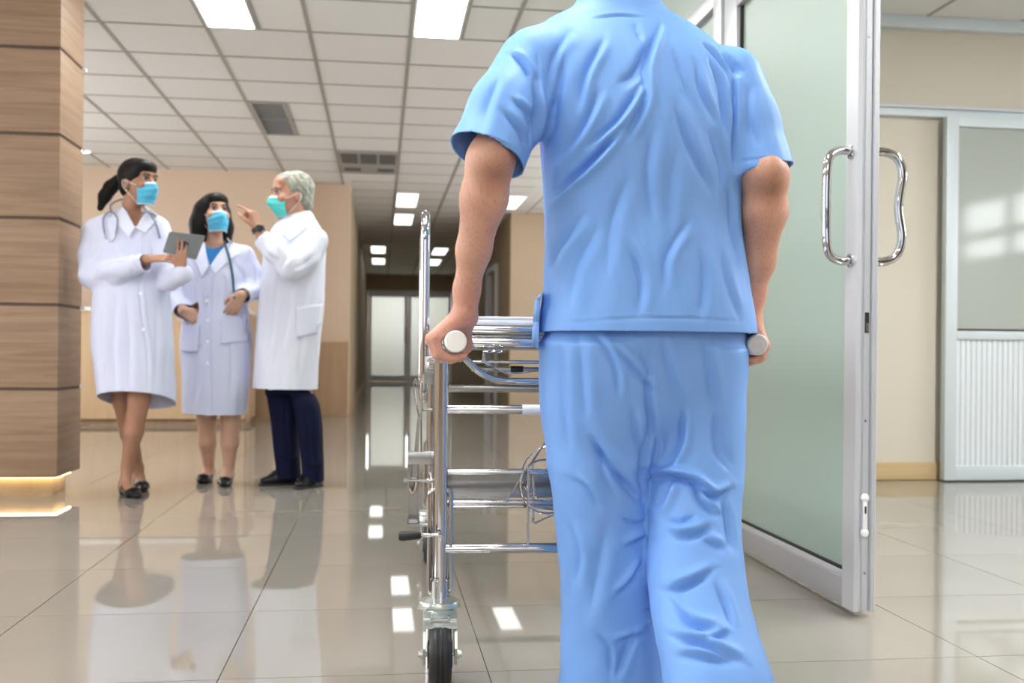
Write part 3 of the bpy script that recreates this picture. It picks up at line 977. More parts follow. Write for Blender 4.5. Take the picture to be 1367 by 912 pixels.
# platform
for sx in (-1, 1):
    part('side_tube', MB().tube([(sx * .30, .06, .752), (sx * .30, 1.5, .752)], .0125, 14), 'chrome')
    part('side_tube', MB().tube([(sx * XS, 0, .30), (sx * XS, 1.3, .30)], .0105, 14), 'chrome')
part('end_tube', MB().tube([(-.31, .07, .784), (.31, .07, .784)], .0085, 16), 'chrome')
part('end_tube', MB().tube([(-.30, .09, .769), (.30, .09, .769)], .0045, 16), 'chrome')
part('end_tube', MB().tube([(-.30, .06, .752), (.30, .06, .752)], .0125, 16), 'chrome')
part('end_tube', MB().tube([(-.30, 1.5, .752), (.30, 1.5, .752)], .0125, 16), 'chrome')
part('bed_sheet_metal', MB().cbox((-.30, .07, .774), (.30, 1.5, .7785), .001), 'chrome_dull')
# small ring with thin hanging wires under the platform
ring = [(-.205 + .022 * math.cos(a), .05 + .022 * math.sin(a), .733) for a in [2 * math.pi * k / 28 for k in range(28)]]
part('hook_ring', MB().tube(ring, .0035, 10, closed=True).tube([(-.227, .05, .733), (-.228, .055, .712), (-.215, .06, .70)], .0035, 10), 'chrome')
part('wire', MB().tube(spline([(-.228, .03, .712), (-.20, .03, .695), (-.165, .03, .676)], 5), .0016, 8), 'chrome')
part('wire', MB().tube(spline([(-.2, .1, .69), (-.15, .1, .682), (-.10, .1, .688)], 5), .0016, 8), 'chrome')
# fold down guard rails
for sx in (-1, 1):
    x = sx * (XS + .038)
    g = part('guard_rail', MB().tube(loop_rounded([(x, .12, .615), (x, .12, 1.064), (x, 1.15, 1.064), (x, 1.15, .615)], .07, 8), .011, 16, closed=True), 'chrome')
    for y in (.46, .8):
        part('guard_bar', MB().tube([(x, y, .615), (x, y, 1.064)], .007, 12), 'chrome', g)
    for y in (.10, 1.1):
        bk = MB().cbox((min(x, x - sx * .032), y - .012, .655), (max(x, x - sx * .032), y + .012, .72), .003)
        bk.build('pivot', M['chrome_dull'], g)
        MB().lathe([(0, 0), (.011, 0), (.014, .004), (.014, .02), (.011, .024), (0, .024)], (x - sx * .03, y - .012, .70), (sx, 0, 0), 14).build('pivot_bolt', M['chrome'], g)
    # release mechanism: bracket, slotted channel, link and thumb screw
    s = sx
    X = lambda v: s * (v - .463) if s > 0 else (v - .463)
    if sx < 0:
        part('bracket', MB().cbox((-.400, .03, .473), (-.337, .055, .502), .002), 'chrome_dull')
        ch = MB().box((-.400, .03, .338), (-.3975, .06, .473)).box((-.3755, .03, .338), (-.373, .06, .473)).box((-.400, .058, .338), (-.373, .06, .473)).box((-.400, .03, .336), (-.373, .06, .339))
        part('slotted_channel', ch, 'chrome_dull', smooth=False)
        part('link_bar', MB().add([(-.392, .035, .43), (-.380, .035, .43), (-.3725, .035, .59), (-.379, .035, .59), (-.392, .041, .43), (-.380, .041, .43), (-.3725, .041, .59), (-.379, .041, .59)],
                                  [(0, 1, 2, 3), (4, 7, 6, 5), (0, 4, 5, 1), (2, 6, 7, 3), (1, 5, 6, 2), (0, 3, 7, 4)]), 'chrome_dull', smooth=False)
        part('wire_hook', MB().tube(spline([(-.381, .036, .655), (-.384, .034, .668), (-.388, .036, .65), (-.380, .036, .60), (-.374, .036, .578), (-.370, .036, .60), (-.370, .036, .66)], 6), .002, 8), 'chrome')
        tw = MB().lathe([(0, -.036), (.006, -.036), (.006, -.03), (.0035, -.03), (.0035, .018), (.0055, .018), (.007, .022), (.006, .03), (0, .031)], (-.3735, .026, .437), (1, 0, 0), 14)
        part('thumb_screw', tw, 'chrome')
        part('spring_pin', MB().tube(spline([(-.394, .03, .418), (-.388, .024, .408), (-.382, .026, .42), (-.380, .028, .436)], 5), .004, 10), 'chrome')
        part('chain', MB().tube([(-.371, .045, .59), (-.3695, .045, .502)], .0022, 8), 'chrome_dull')
        part('lower_plate', MB().cbox((-.400, .03, .333), (-.335, .06, .3365), .001), 'chrome_dull')
        part('stop_tab', MB().cbox((-.372, .05, .593), (-.345, .053, .600), .001), 'chrome_dull')
    if sx > 0: continue
    # brake lever with a black knob, on the near leg
    xl = -.322 if sx < 0 else .322
    lv = part('brake_lever', MB().tube(rounded([(xl, -.05, .175), (xl, -.045, .325), (xl + sx * .055, -.045, .325)], .012, 6), .0045, 12), 'chrome')
    part('lever_sleeve', MB().tube([(xl, -.049, .20), (xl, -.046, .305)], .0062, 12), 'chrome_dull', lv)
    part('knob', MB().lathe([(0, 0), (.007, 0), (.0085, .006), (.0105, .03), (.0115, .042), (.009, .049), (0, .05)], (xl + sx * .047, -.045, .325), (sx, 0, -.03), 18), 'black_plastic', lv)
# far end screen tube of the other side
part('cross_tube', MB().tube([(-XS, 1.3, .60), (XS, 1.3, .60)], .0105, 14), 'chrome')
# bent wire holder clipped to the lower tubes
wh = MB()
C0 = Vector((-.105, .0, .43))


def wring(c, r, tilt, spin, n=40):
    mtx = Matrix.Rotation(spin, 3, 'Z') @ Matrix.Rotation(tilt, 3, 'X')
    return [Vector(c) + mtx @ Vector((r * math.cos(2 * math.pi * k / n), r * math.sin(2 * math.pi * k / n), 0)) for k in range(n)]


wh.tube(wring((-.085, .01, .425), .062, math.radians(72), math.radians(12)), .0022, 8, closed=True)
wh.tube(wring((-.075, .03, .455), .066, math.radians(62), math.radians(-25)), .0022, 8, closed=True)
wh.tube([(-.128, -.012, .292), (-.128, -.012, .475)], .0034, 10)
wh.tube([(-.112, .02, .34), (-.115, .02, .478)], .0034, 10)
wh.tube([(-.178, .0, .392), (-.075, .03, .54)], .0026, 8)
wh.tube([(-.112, .0, .342), (-.05, .0, .37), (-.05, .0, .30)], .0026, 8)
wh.tube([(-.128, .0, .38), (-.05, .0, .372)], .0026, 8)
wh.build('wire_holder', M['chrome'], st)

mt = tag(empty('mattress_pad', (.463, 2.3, 0), math.radians(-1.9)), 'thin white padded sheet lying on the chrome stretcher', 'mattress')
mb = MB().cbox((-.315, .088, .7945), (.315, 1.52, .808), .005)
mb.build('pad', M['sheet_white'], mt)
_f = MB().cbox((-.29, .09, .808), (.29, .36, .8155), .003)
_f.build('folded_sheet', M['sheet_white'], mt)

# ================================================================== SMOOTH SURFACES FROM DISTANCE FIELDS (bodies and clothes)


class Field:
    def __init__(s, lo, hi, h):
        s.lo, s.h = np.array(lo, float), h
        s.n = np.ceil((np.array(hi, float) - s.lo) / h).astype(int) + 1
        s.D = np.full(s.n, 0.3, dtype=np.float32)

    def _block(s, lo, hi):
        a = np.clip(np.floor((np.array(lo) - s.lo) / s.h).astype(int), 0, s.n - 1)
        b = np.clip(np.ceil((np.array(hi) - s.lo) / s.h).astype(int) + 1, 1, s.n)
        sl = tuple(slice(i, j) for i, j in zip(a, b))
        ax = [(s.lo[i] + np.arange(a[i], b[i]) * s.h).astype(np.float32) for i in range(3)]
        return sl, ax[0][:, None, None], ax[1][None, :, None], ax[2][None, None, :]

    def put(s, fn, lo, hi, k, cut=False):
        pad = k + 4 * s.h
        sl, x, y, z = s._block(np.array(lo) - pad, np.array(hi) + pad)
        d = fn(x, y, z)
        A = s.D[sl]
        if cut:
            d = -d
            hh = np.maximum(k - np.abs(A - d), 0) / max(k, 1e-6)
            s.D[sl] = np.maximum(A, d) + hh * hh * k * .25
        else:
            hh = np.maximum(k - np.abs(A - d), 0) / max(k, 1e-6)
            s.D[sl] = np.minimum(A, d) - hh * hh * k * .25

    def cone(s, a, b, ra, rb, k=.01, flat=None, cut=False, clip=None):
        """tapered capsule; flat=(direction, factor) thins it along a direction"""
        a, b = np.array(a, float), np.array(b, float)
        ba = b - a
        L2 = max(float(ba @ ba), 1e-9)
        R = max(ra, rb)

        def fn(x, y, z):
            px, py, pz = x - a[0], y - a[1], z - a[2]
            t = np.clip((px * ba[0] + py * ba[1] + pz * ba[2]) / L2, 0, 1)
            qx, qy, qz = px - t * ba[0], py - t * ba[1], pz - t * ba[2]
            if flat is None:
                dd = np.sqrt(qx * qx + qy * qy + qz * qz) - (ra + t * (rb - ra))
                if clip is not None:
                    e, n = clip
                    dd = np.maximum(dd, (x - e[0]) * n[0] + (y - e[1]) * n[1] + (z - e[2]) * n[2])
                return dd
            n, f = np.array(flat[0], float), flat[1]
            n = n / np.linalg.norm(n)
            dn = qx * n[0] + qy * n[1] + qz * n[2]
            g = (1 / f ** 2 - 1)
            d2 = qx * qx + qy * qy + qz * qz
            return (np.sqrt(d2 + g * dn * dn) - (ra + t * (rb - ra))) * (f if f < 1 else 1) ** .5
        s.put(fn, np.minimum(a, b) - R * (flat[1] if flat and flat[1] > 1 else 1), np.maximum(a, b) + R * (flat[1] if flat and flat[1] > 1 else 1), k, cut)

    def chain(s, pts, rad, k=.01, ki=None, flat=None):
        for i in range(len(pts) - 1):
            s.cone(pts[i], pts[i + 1], rad[i], rad[i + 1], k, flat)

    def ell(s, c, r, k=.01, R=None, cut=False):
        c, r = np.array(c, float), np.array(r, float)
        R = np.eye(3) if R is None else np.array(R)

        def fn(x, y, z):
            p = [x - c[0], y - c[1], z - c[2]]
            q = [p[0] * R[0, i] + p[1] * R[1, i] + p[2] * R[2, i] for i in range(3)]
            k0 = np.sqrt(sum((q[i] / r[i]) ** 2 for i in range(3)))
            k1 = np.sqrt(sum((q[i] / r[i] ** 2) ** 2 for i in range(3)))
            return k0 * (k0 - 1) / np.maximum(k1, 1e-6)
        m = max(r)
        s.put(fn, c - m, c + m, k, cut)

    def loft(s, sec, k=.02, power=2.4, ztop=None, zbot=None):
        """upright body of elliptic sections: sec rows = z, xc, rx, yc, ry (any order of z)"""
        S = np.array(sorted(sec), dtype=float)
        zb = S[0, 0] if zbot is None else zbot
        zt = S[-1, 0] if ztop is None else ztop

        def fn(x, y, z):
            zf = np.clip(z.ravel(), S[0, 0], S[-1, 0])
            I = [smooth_interp(zf, S[:, 0], S[:, i]).astype(np.float32)[None, None, :] for i in range(1, 5)]
            xc, rx, yc, ry = I
            e = (np.abs((x - xc) / rx) ** power + np.abs((y - yc) / ry) ** power) ** (1 / power)
            d = (e - 1) * np.minimum(rx, ry) * .9
            return np.maximum(d, np.maximum(z - zt, zb - z))
        lo = [np.min(S[:, 1] - S[:, 2]), np.min(S[:, 3] - S[:, 4]), zb]
        hi = [np.max(S[:, 1] + S[:, 2]), np.max(S[:, 3] + S[:, 4]), zt]
        s.put(fn, lo, hi, k)

    def mesh(s, smooth=2):
        D = s.D
        nx, ny, nz = D.shape
        S = D < 0
        c = np.zeros((nx - 1, ny - 1, nz - 1), dtype=np.int8)
        for i in (0, 1):
            for j in (0, 1):
                for l in (0, 1):
                    c += S[i:nx - 1 + i, j:ny - 1 + j, l:nz - 1 + l]
        act = np.argwhere((c > 0) & (c < 8))
        ids = (act[:, 0] * (ny - 1) + act[:, 1]) * (nz - 1) + act[:, 2]
        corners = [(i, j, l) for i in (0, 1) for j in (0, 1) for l in (0, 1)]
        vals = np.stack([D[act[:, 0] + i, act[:, 1] + j, act[:, 2] + l] for i, j, l in corners], 1).astype(float)
        P = np.zeros((len(act), 3)); W = np.zeros(len(act))
        for a in range(8):
            for b in range(a + 1, 8):
                ca, cb = np.array(corners[a]), np.array(corners[b])
                if np.abs(ca - cb).sum() != 1: continue
                va, vb = vals[:, a], vals[:, b]
                m = (va < 0) != (vb < 0)
                t = np.where(m, va / np.where(m, va - vb, 1), 0)
                P += np.where(m[:, None], ca + t[:, None] * (cb - ca), 0)
                W += m
        V = s.lo + (act + P / W[:, None]) * s.h
        Fs = []
        st_ = np.array([(ny - 1) * (nz - 1), nz - 1, 1])
        for ax in range(3):
            sl0 = [slice(None)] * 3; sl1 = [slice(None)] * 3
            sl0[ax] = slice(0, -1); sl1[ax] = slice(1, None)
            A, B = S[tuple(sl0)], S[tuple(sl1)]
            e = np.argwhere(A != B)
            o1, o2 = [i for i in range(3) if i != ax]
            ok = (e[:, o1] > 0) & (e[:, o2] > 0) & (e[:, o1] < D.shape[o1] - 1) & (e[:, o2] < D.shape[o2] - 1)
            e = e[ok]
            inside = A[e[:, 0], e[:, 1], e[:, 2]]
            base = e @ st_
            d1, d2 = st_[o1], st_[o2]
            q = np.stack([base - d1 - d2, base - d2, base, base - d1], 1)
            flip = inside if ax != 1 else ~inside
            q[~flip] = q[~flip][:, ::-1]
            Fs.append(np.searchsorted(ids, q))
        F = np.concatenate(Fs)
        vol = np.einsum('ij,ij->i', V[F[:, 0]], np.cross(V[F[:, 1]] - V[F[:, 0]], V[F[:, 2]] - V[F[:, 0]])).sum()
        if vol < 0: F = F[:, ::-1]
        for _ in range(smooth):
            V = laplace(V, F, .5)
        return V, F

    def front_y(s, x, z, sign=-1):
        """depth of the surface seen from -y at (x, z)"""
        i = (np.asarray(x) - s.lo[0]) / s.h
        l = (np.asarray(z) - s.lo[2]) / s.h
        i0 = np.clip(i.astype(int), 0, s.n[0] - 2); l0 = np.clip(l.astype(int), 0, s.n[2] - 2)
        fi, fl = (i - i0)[..., None], (l - l0)[..., None]
        col = (s.D[i0, :, l0] * (1 - fi) * (1 - fl) + s.D[i0 + 1, :, l0] * fi * (1 - fl) + s.D[i0, :, l0 + 1] * (1 - fi) * fl + s.D[i0 + 1, :, l0 + 1] * fi * fl)
        ins = col < 0
        has = ins.any(-1)
        j = np.argmax(ins, -1)
        j = np.clip(j, 1, None)
        a = np.take_along_axis(col, (j - 1)[..., None], -1)[..., 0]
        b = np.take_along_axis(col, j[..., None], -1)[..., 0]
        t = np.where(a != b, a / (a - b + 1e-9), 0)
        y = s.lo[1] + (j - 1 + np.clip(t, 0, 1)) * s.h
        return np.where(has, y, np.nan)


def smooth_interp(z, zs, v):
    """monotone-ish cubic interpolation"""
    n = len(zs)
    if n < 3: return np.interp(z, zs, v)
    h = np.diff(zs); dl = np.diff(v) / h
    m = np.zeros(n)
    m[1:-1] = (dl[:-1] * h[1:] + dl[1:] * h[:-1]) / (h[1:] + h[:-1])
    m[0], m[-1] = dl[0], dl[-1]
    i = np.clip(np.searchsorted(zs, z) - 1, 0, n - 2)
    t = (z - zs[i]) / h[i]
    return ((2 * t ** 3 - 3 * t ** 2 + 1) * v[i] + (t ** 3 - 2 * t ** 2 + t) * h[i] * m[i] + (-2 * t ** 3 + 3 * t ** 2) * v[i + 1] + (t ** 3 - t ** 2) * h[i] * m[i + 1])


def edges_of(F):
    e = np.concatenate([F[:, [0, 1]], F[:, [1, 2]], F[:, [2, 3]], F[:, [3, 0]]])
    return e


def laplace(V, F, lam):
    e = edges_of(F)
    n = len(V)
    cnt = np.bincount(e[:, 0], minlength=n) + np.bincount(e[:, 1], minlength=n)
    out = np.empty_like(V)
    for i in range(3):
        out[:, i] = (np.bincount(e[:, 0], V[e[:, 1], i], n) + np.bincount(e[:, 1], V[e[:, 0], i], n)) / np.maximum(cnt, 1)
    return V + lam * (out - V)


def normals(V, F):
    a, b = V[F[:, 2]] - V[F[:, 0]], V[F[:, 3]] - V[F[:, 1]]
    n = np.cross(a, b)
    N = np.zeros_like(V)
    for i in range(3):
        N[:, i] = sum(np.bincount(F[:, k], n[:, i], len(V)) for k in range(4))
    return N / np.maximum(np.linalg.norm(N, axis=1, keepdims=True), 1e-9)


def trim(V, F, g):
    """cut away where g(V) > 0 and pull the border onto g = 0"""
    v = g(V)
    keep = (v[F] < 0).any(1)
    F = F[keep]
    for _ in range(3):
        v = g(V)
        e = 1e-3
        G = np.stack([(g(V + np.eye(3)[i] * e) - g(V - np.eye(3)[i] * e)) / (2 * e) for i in range(3)], 1)
        gg = np.maximum((G * G).sum(1), 1e-6)
        m = v > 0
        step = (v / gg)[:, None] * G
        ln = np.linalg.norm(step, axis=1, keepdims=True)
        step *= np.minimum(1, .015 / np.maximum(ln, 1e-9))
        V = np.where(m[:, None], V - step, V)
    used = np.unique(F)
    mp = np.full(len(V), -1); mp[used] = np.arange(len(used))
    return V[used], mp[F]


def polydist(P, line):
    """distance, signed side and position along an open polyline, all in 2D"""
    L = np.array(line, float)
    best = np.full(len(P), 1e9); side = np.zeros(len(P)); tt = np.zeros(len(P))
    seg = np.linalg.norm(np.diff(L, axis=0), axis=1)
    tot = seg.sum(); acc = 0
    for i in range(len(L) - 1):
        a, b = L[i], L[i + 1]
        ab = b - a
        t = np.clip(((P - a) @ ab) / max(ab @ ab, 1e-12), 0, 1)
        q = P - (a + t[:, None] * ab)
        d = np.hypot(q[:, 0], q[:, 1])
        m = d < best
        best[m] = d[m]
        side[m] = np.sign(ab[0] * q[:, 1] - ab[1] * q[:, 0])[m]
        tt[m] = ((acc + t * seg[i]) / tot)[m]
        acc += seg[i]
    return best, side, tt


def crease(P, line, w, amp, bank=.8):
    """a fold: a groove of depth amp along the line with a raised bank on its left side"""
    d, s, t = polydist(P, line)
    taper = np.sin(np.pi * np.clip(np.minimum(t, 1 - t) * 2.6, 0.0, 1) / 2)
    sd = d * s
    out = -amp * (.6 * np.exp(-d / (1.1 * w)) + .3 * np.exp(-(d / (1.5 * w)) ** 2))
    out += bank * amp * .75 * np.exp(-((sd - 2.6 * w) / (2.1 * w)) ** 2)
    return out * (.1 + .9 * taper) * np.clip(8 - d / w, 0, 1)


def smooth_noise(V, scale, seed, octaves=2):
    """cheap smooth pseudo noise from summed sines"""
    r = np.random.default_rng(seed)
    out = np.zeros(len(V)); a = 1.0
    for o in range(octaves):
        acc = np.zeros(len(V))
        for k in range(5):
            w = r.normal(size=3); w /= np.linalg.norm(w)
            acc += np.sin((V @ w) * 2 * np.pi / scale * r.uniform(.7, 1.4) + r.uniform(0, 6.28))
        out += a * acc / 5
        scale *= .5; a *= .5
    return out


def cloth(name, V, F, material, parent, thick=.003):
    o = new_obj(name, mesh_np(name, V, F), material, parent)
    md = o.modifiers.new('thickness', 'SOLIDIFY')
    md.thickness = thick
    md.offset = -1
    return o


def skin(name, V, F, material, parent):
    return new_obj(name, mesh_np(name, V, F), material, parent)


def drape(field, outline_fn, nu, nv, lift, thick):
    """patch laid on the front of a field; outline_fn(u, v) -> (x, z)"""
    U, W_ = np.meshgrid(np.linspace(0, 1, nu), np.linspace(0, 1, nv), indexing='ij')
    X, Zc = outline_fn(U, W_)
    Y = field.front_y(X, Zc)
    if np.isnan(Y).any():
        Y = np.where(np.isnan(Y), np.nanmedian(Y), Y)
    V = np.stack([X, Y - lift, Zc], -1).reshape(-1, 3)
    I = np.arange(nu * nv).reshape(nu, nv)
    F = np.stack([I[:-1, :-1], I[1:, :-1], I[1:, 1:], I[:-1, 1:]], -1).reshape(-1, 4)
    return V, F


def quad_patch(p00, p10, p11, p01):
    def fn(U, W_):
        q = [(1 - U) * (1 - W_) * a + U * (1 - W_) * b + U * W_ * c + (1 - U) * W_ * d for a, b, c, d in zip(p00, p10, p11, p01)]
        return q[0], q[1]
    return fn


# ---- anatomy


def head_frame(c, yaw, pitch, roll=0):
    """yaw 0 looks at the photographer (-y); positive turns to picture right"""
    Rm = Matrix.Rotation(math.radians(yaw), 3, 'Z') @ Matrix.Rotation(math.radians(roll), 3, 'Y') @ Matrix.Rotation(math.radians(-pitch), 3, 'X')
    return np.array(c, float), np.array(Rm)


def head(f, c, R, s=1.0, fem=True):
    T = lambda p: c + R @ (np.array(p) * s)
    f.ell(T((0, .018, .036)), np.array((.074, .094, .088)) * s, .012, R)
    f.ell(T((0, -.028, -.028)), np.array((.062, .070, .084)) * s, .02, R)
    f.ell(T((0, -.05, -.080)), np.array((.040 if fem else .046, .04, .034)) * s, .02, R)
    f.ell(T((0, -.078, .034)), np.array((.05, .02, .016)) * s, .015, R)
    f.ell(T((0, -.06, .07)), np.array((.055, .035, .035)) * s, .02, R)
    for k in (-1, 1):
        f.ell(T((k * .033, -.1, .012)), np.array((.017, .012, .011)) * s, .012, R, cut=True)
        f.ell(T((k * .045, -.065, -.02)), np.array((.022, .025, .022)) * s, .015, R)
        f.ell(T((k * .073, .012, -.012)), np.array((.010, .019, .031)) * s, .006, R)
    f.cone(T((0, -.096, .008)), T((0, -.113, -.028)), .008 * s, .0125 * s, .012)
    f.ell(T((0, -.094, -.062)), np.array((.024, .01, .009)) * s, .008, R)


def eyes(c, R, s, parent, white='eye_white'):
    for k in (-1, 1):
        for nm, m, p, r in (('eye', 'eye_white', (k * .032, -.078, .012), .0122), ('iris', 'eye_dark', (k * .032, -.0845, .012), .0075)):
            q = c + R @ (np.array(p) * s)
            MB().lathe([(r * s * math.sin(a), -r * s * math.cos(a)) for a in np.linspace(0.01, math.pi - .01, 10)], q, (0, 0, 1), 14).build(nm, M[m], parent)
        line = [c + R @ (np.array(q) * s) for q in ((k * .014, -.0985, .031), (k * .03, -.099, .037), (k * .048, -.088, .033))]
        MB().tube(spline(line, 4), [.0035 * s] * 9, 8).build('eyebrow', M['eye_dark'], parent)
        lash = [c + R @ (np.array(q) * s) for q in ((k * .019, -.0945, .016), (k * .032, -.0965, .021), (k * .046, -.089, .016))]
        MB().tube(spline(lash, 4), .0018 * s, 6).build('eyelash', M['eye_dark'], parent)


def face_mask(c, R, s, m, parent):
    """pleated surgical mask over nose and chin, with ear loops"""
    nu, nv = 31, 25
    V = np.zeros((nu, nv, 3))
    for i in range(nu):
        a = -1 + 2 * i / (nu - 1)
        for j in range(nv):
            v = j / (nv - 1)
            z = -.006 - .112 * v + .012 * a * a * (1 - v) * -1
            ang = a * 1.12
            rx = .071 - .014 * v ** 2
            ry = .088 + .016 * math.sin(math.pi * min(1, v * 1.15)) - .018 * v ** 3
            nose = .026 * math.exp(-(a / .28) ** 2) * math.exp(-((v - .22) / .28) ** 2)
            pl = .0028 * math.sin(v * math.pi * 7)
            x = math.sin(ang) * (rx + pl * .3)
            y = -math.cos(ang) * (ry + pl) - nose * math.cos(ang) - .012
            V[i, j] = c + R @ (np.array((x, y, z)) * s)
    I = np.arange(nu * nv).reshape(nu, nv)
    F = np.stack([I[:-1, :-1], I[:-1, 1:], I[1:, 1:], I[1:, :-1]], -1).reshape(-1, 4)
    o = cloth('face_mask', V.reshape(-1, 3), F, M[m], parent, .002)
    bd = MB()
    for j in (0, nv - 1):
        bd = MB().tube([V[i, j] for i in range(nu)], .0022 * s, 6)
        bd.build('binding', M['mask_edge'], o)
    # a pale strip along the top edge
    Vt = V[:, :3] + (V[:, :3] - c) * .012
    It = np.arange(nu * 3).reshape(nu, 3)
    Ft = np.stack([It[:-1, :-1], It[:-1, 1:], It[1:, 1:], It[1:, :-1]], -1).reshape(-1, 4)
    cloth('nose_strip', Vt.reshape(-1, 3), Ft, M['mask_edge'], o, .001)
    for k, i in ((-1, 0), (1, nu - 1)):
        ear = c + R @ (np.array((k * .083, .022, .008)) * s)
        e2 = c + R @ (np.array((k * .083, .024, -.026)) * s)
        MB().tube(spline([V[i, 1], (V[i, 1] + ear) / 2, ear, e2, (V[i, nv - 2] + e2) / 2, V[i, nv - 2]], 5), .0014, 6).build('ear_loop', M['mask_edge'], o)


def hand(f, wrist, d, nrm, thumb, curl, s=1.0, spread=.12, tcurl=.5, index=None):
    """wrist point, direction to the fingers, back-of-hand normal, thumb side vector; curl = bend per joint for 4 fingers (index first)"""
    w, d, n = np.array(wrist, float), np.array(d, float), np.array(nrm, float)
    d /= np.linalg.norm(d)
    n = n - d * (n @ d); n /= np.linalg.norm(n)
    t = np.cross(d, n)
    if t @ np.array(thumb, float) < 0: t = -t
    L = .088 * s
    offs = [.030, .0105, -.0095, -.0285]
    lens = [(.040, .024, .019), (.044, .027, .020), (.041, .025, .019), (.032, .019, .017)]
    for k in range(4):
        kn = w + d * L * (1.0 - .05 * abs(k - 1)) + t * offs[k] * s + n * .004
        f.cone(w + t * offs[k] * .55 * s, kn, .0145 * s, .0115 * s, .012, (n, .8))
        p = kn; ang = 0.0
        c3 = curl[k] if not np.isscalar(curl[k]) else (curl[k],) * 3
        for q in range(3):
            ang += c3[q]
            dd = d * math.cos(ang) - n * math.sin(ang) + t * (spread * (1.2 - k * .8) * math.cos(ang))
            dd /= np.linalg.norm(dd)
            e = p + dd * lens[k][q] * s
            r0 = (.0094 - .0010 * q - (.0012 if k == 3 else 0)) * s
            f.cone(p, e, r0, r0 - .0008 * s, .003)
            p = e
    b = w + d * .022 * s + t * .022 * s - n * .006
    m1 = b + (d * .65 + t * .62 - n * .45 * tcurl) * .042 * s
    m2 = m1 + (d * .85 + t * .15 - n * .6 * tcurl) * .032 * s
    m3 = m2 + (d * .85 - t * .2 - n * .6 * tcurl) * .024 * s
    f.cone(b, m1, .0155 * s, .0115 * s, .012)
    f.cone(m1, m2, .0108 * s, .0098 * s, .004)
    f.cone(m2, m3, .0096 * s, .0078 * s, .004)


def shoe_field(f, heel, toe, h=.045, w=.040, up=.0, heel_h=0.0):
    """shoe upper as a field"""
    a, b = np.array(heel, float), np.array(toe, float)
    d = (b - a); Ln = np.linalg.norm(d); d /= Ln
    f.cone(a + d * .03 + (0, 0, .028 + heel_h), a + d * Ln * .62 + (0, 0, .022), .034, .036, .03, ((0, 0, 1), .8))
    f.cone(a + d * Ln * .6 + (0, 0, .020), b - d * .025 + (0, 0, .018), .038, .027, .03, ((0, 0, 1), .62))

# ================================================================== THE MAN IN BLUE SCRUBS (seen from behind)


def pt(px, py, Y):
    """where a point seen in the photograph lies on the plane at depth Y"""
    u, v = px - 683.5, 471.2 - py
    c, s = math.cos(ROLL), math.sin(ROLL)
    a, b = u * c - v * s, u * s + v * c
    d = np.array((math.sin(YAW) * FPX + math.cos(YAW) * a, math.cos(YAW) * FPX - math.sin(YAW) * a, b))
    return np.array((0, 0, CAM_H)) + d * (Y / d[1])


def strokes(V, N, lst, Y, side=-1):
    """sum of creases given as photographed lines on the back of a garment"""
    P = V[:, [0, 2]]
    wgt = np.clip(-N[:, 1] * 1.6, 0, 1)
    out = np.zeros(len(V))
    for line, w, amp, bank in lst:
        L = [pt(x, y, Y(y) if callable(Y) else Y)[[0, 2]] for x, y in line]
        if len(L) > 2:
            L = [tuple(p)[:2] for p in spline([(a, b, 0) for a, b in L], 5)]
        out += crease(P, L, w * .70e-3, amp * 2.9e-3, bank)
    return out * wgt


man = tag(empty('person', (.55, 2.1, 0)), 'man in blue scrubs seen from behind, walking and pushing the stretcher', 'person')
MO = np.array((.55, 2.1, 0))
GL = np.array((.1515, 2.1, .752)); GR = np.array((.7765, 2.1, .752))
bf = Field((.04, 1.74, 0), (.92, 2.45, 1.79), .0042)
bf.loft([(.72, .56, .15, 2.13, .09), (1.0, .55, .15, 2.13, .09), (1.25, .535, .17, 2.13, .09), (1.36, .505, .14, 2.14, .07), (1.43, .5, .08, 2.145, .06)], .03)
bf.cone((.498, 2.14, 1.40), (.498, 2.155, 1.55), .060, .056, .03)
hc_, hR = head_frame((.498, 2.165, 1.635), 178, -6)
head(bf, hc_, hR, 1.0, False)
# arms
bf.chain([(.305, 2.11, 1.315), (.213, 2.025, 1.11)], [.050, .045], .03)
bf.chain([(.213, 2.025, 1.115), (.203, 2.045, 1.04), (.187, 2.085, .94), (.176, 2.115, .86), (.1735, 2.122, .812)], [.0455, .0455, .0335, .0255, .0265], .02)
bf.ell((.222, 1.985, 1.115), (.022, .018, .03), .02)
bf.chain([(.735, 2.11, 1.305), (.787, 2.035, 1.10)], [.050, .046], .03)
bf.chain([(.787, 2.035, 1.10), (.791, 2.05, 1.03), (.794, 2.09, .93), (.792, 2.115, .86), (.790, 2.122, .812)], [.044, .045, .0335, .0245, .0245], .02)
bf.ell((.785, 1.997, 1.10), (.022, .018, .03), .02)
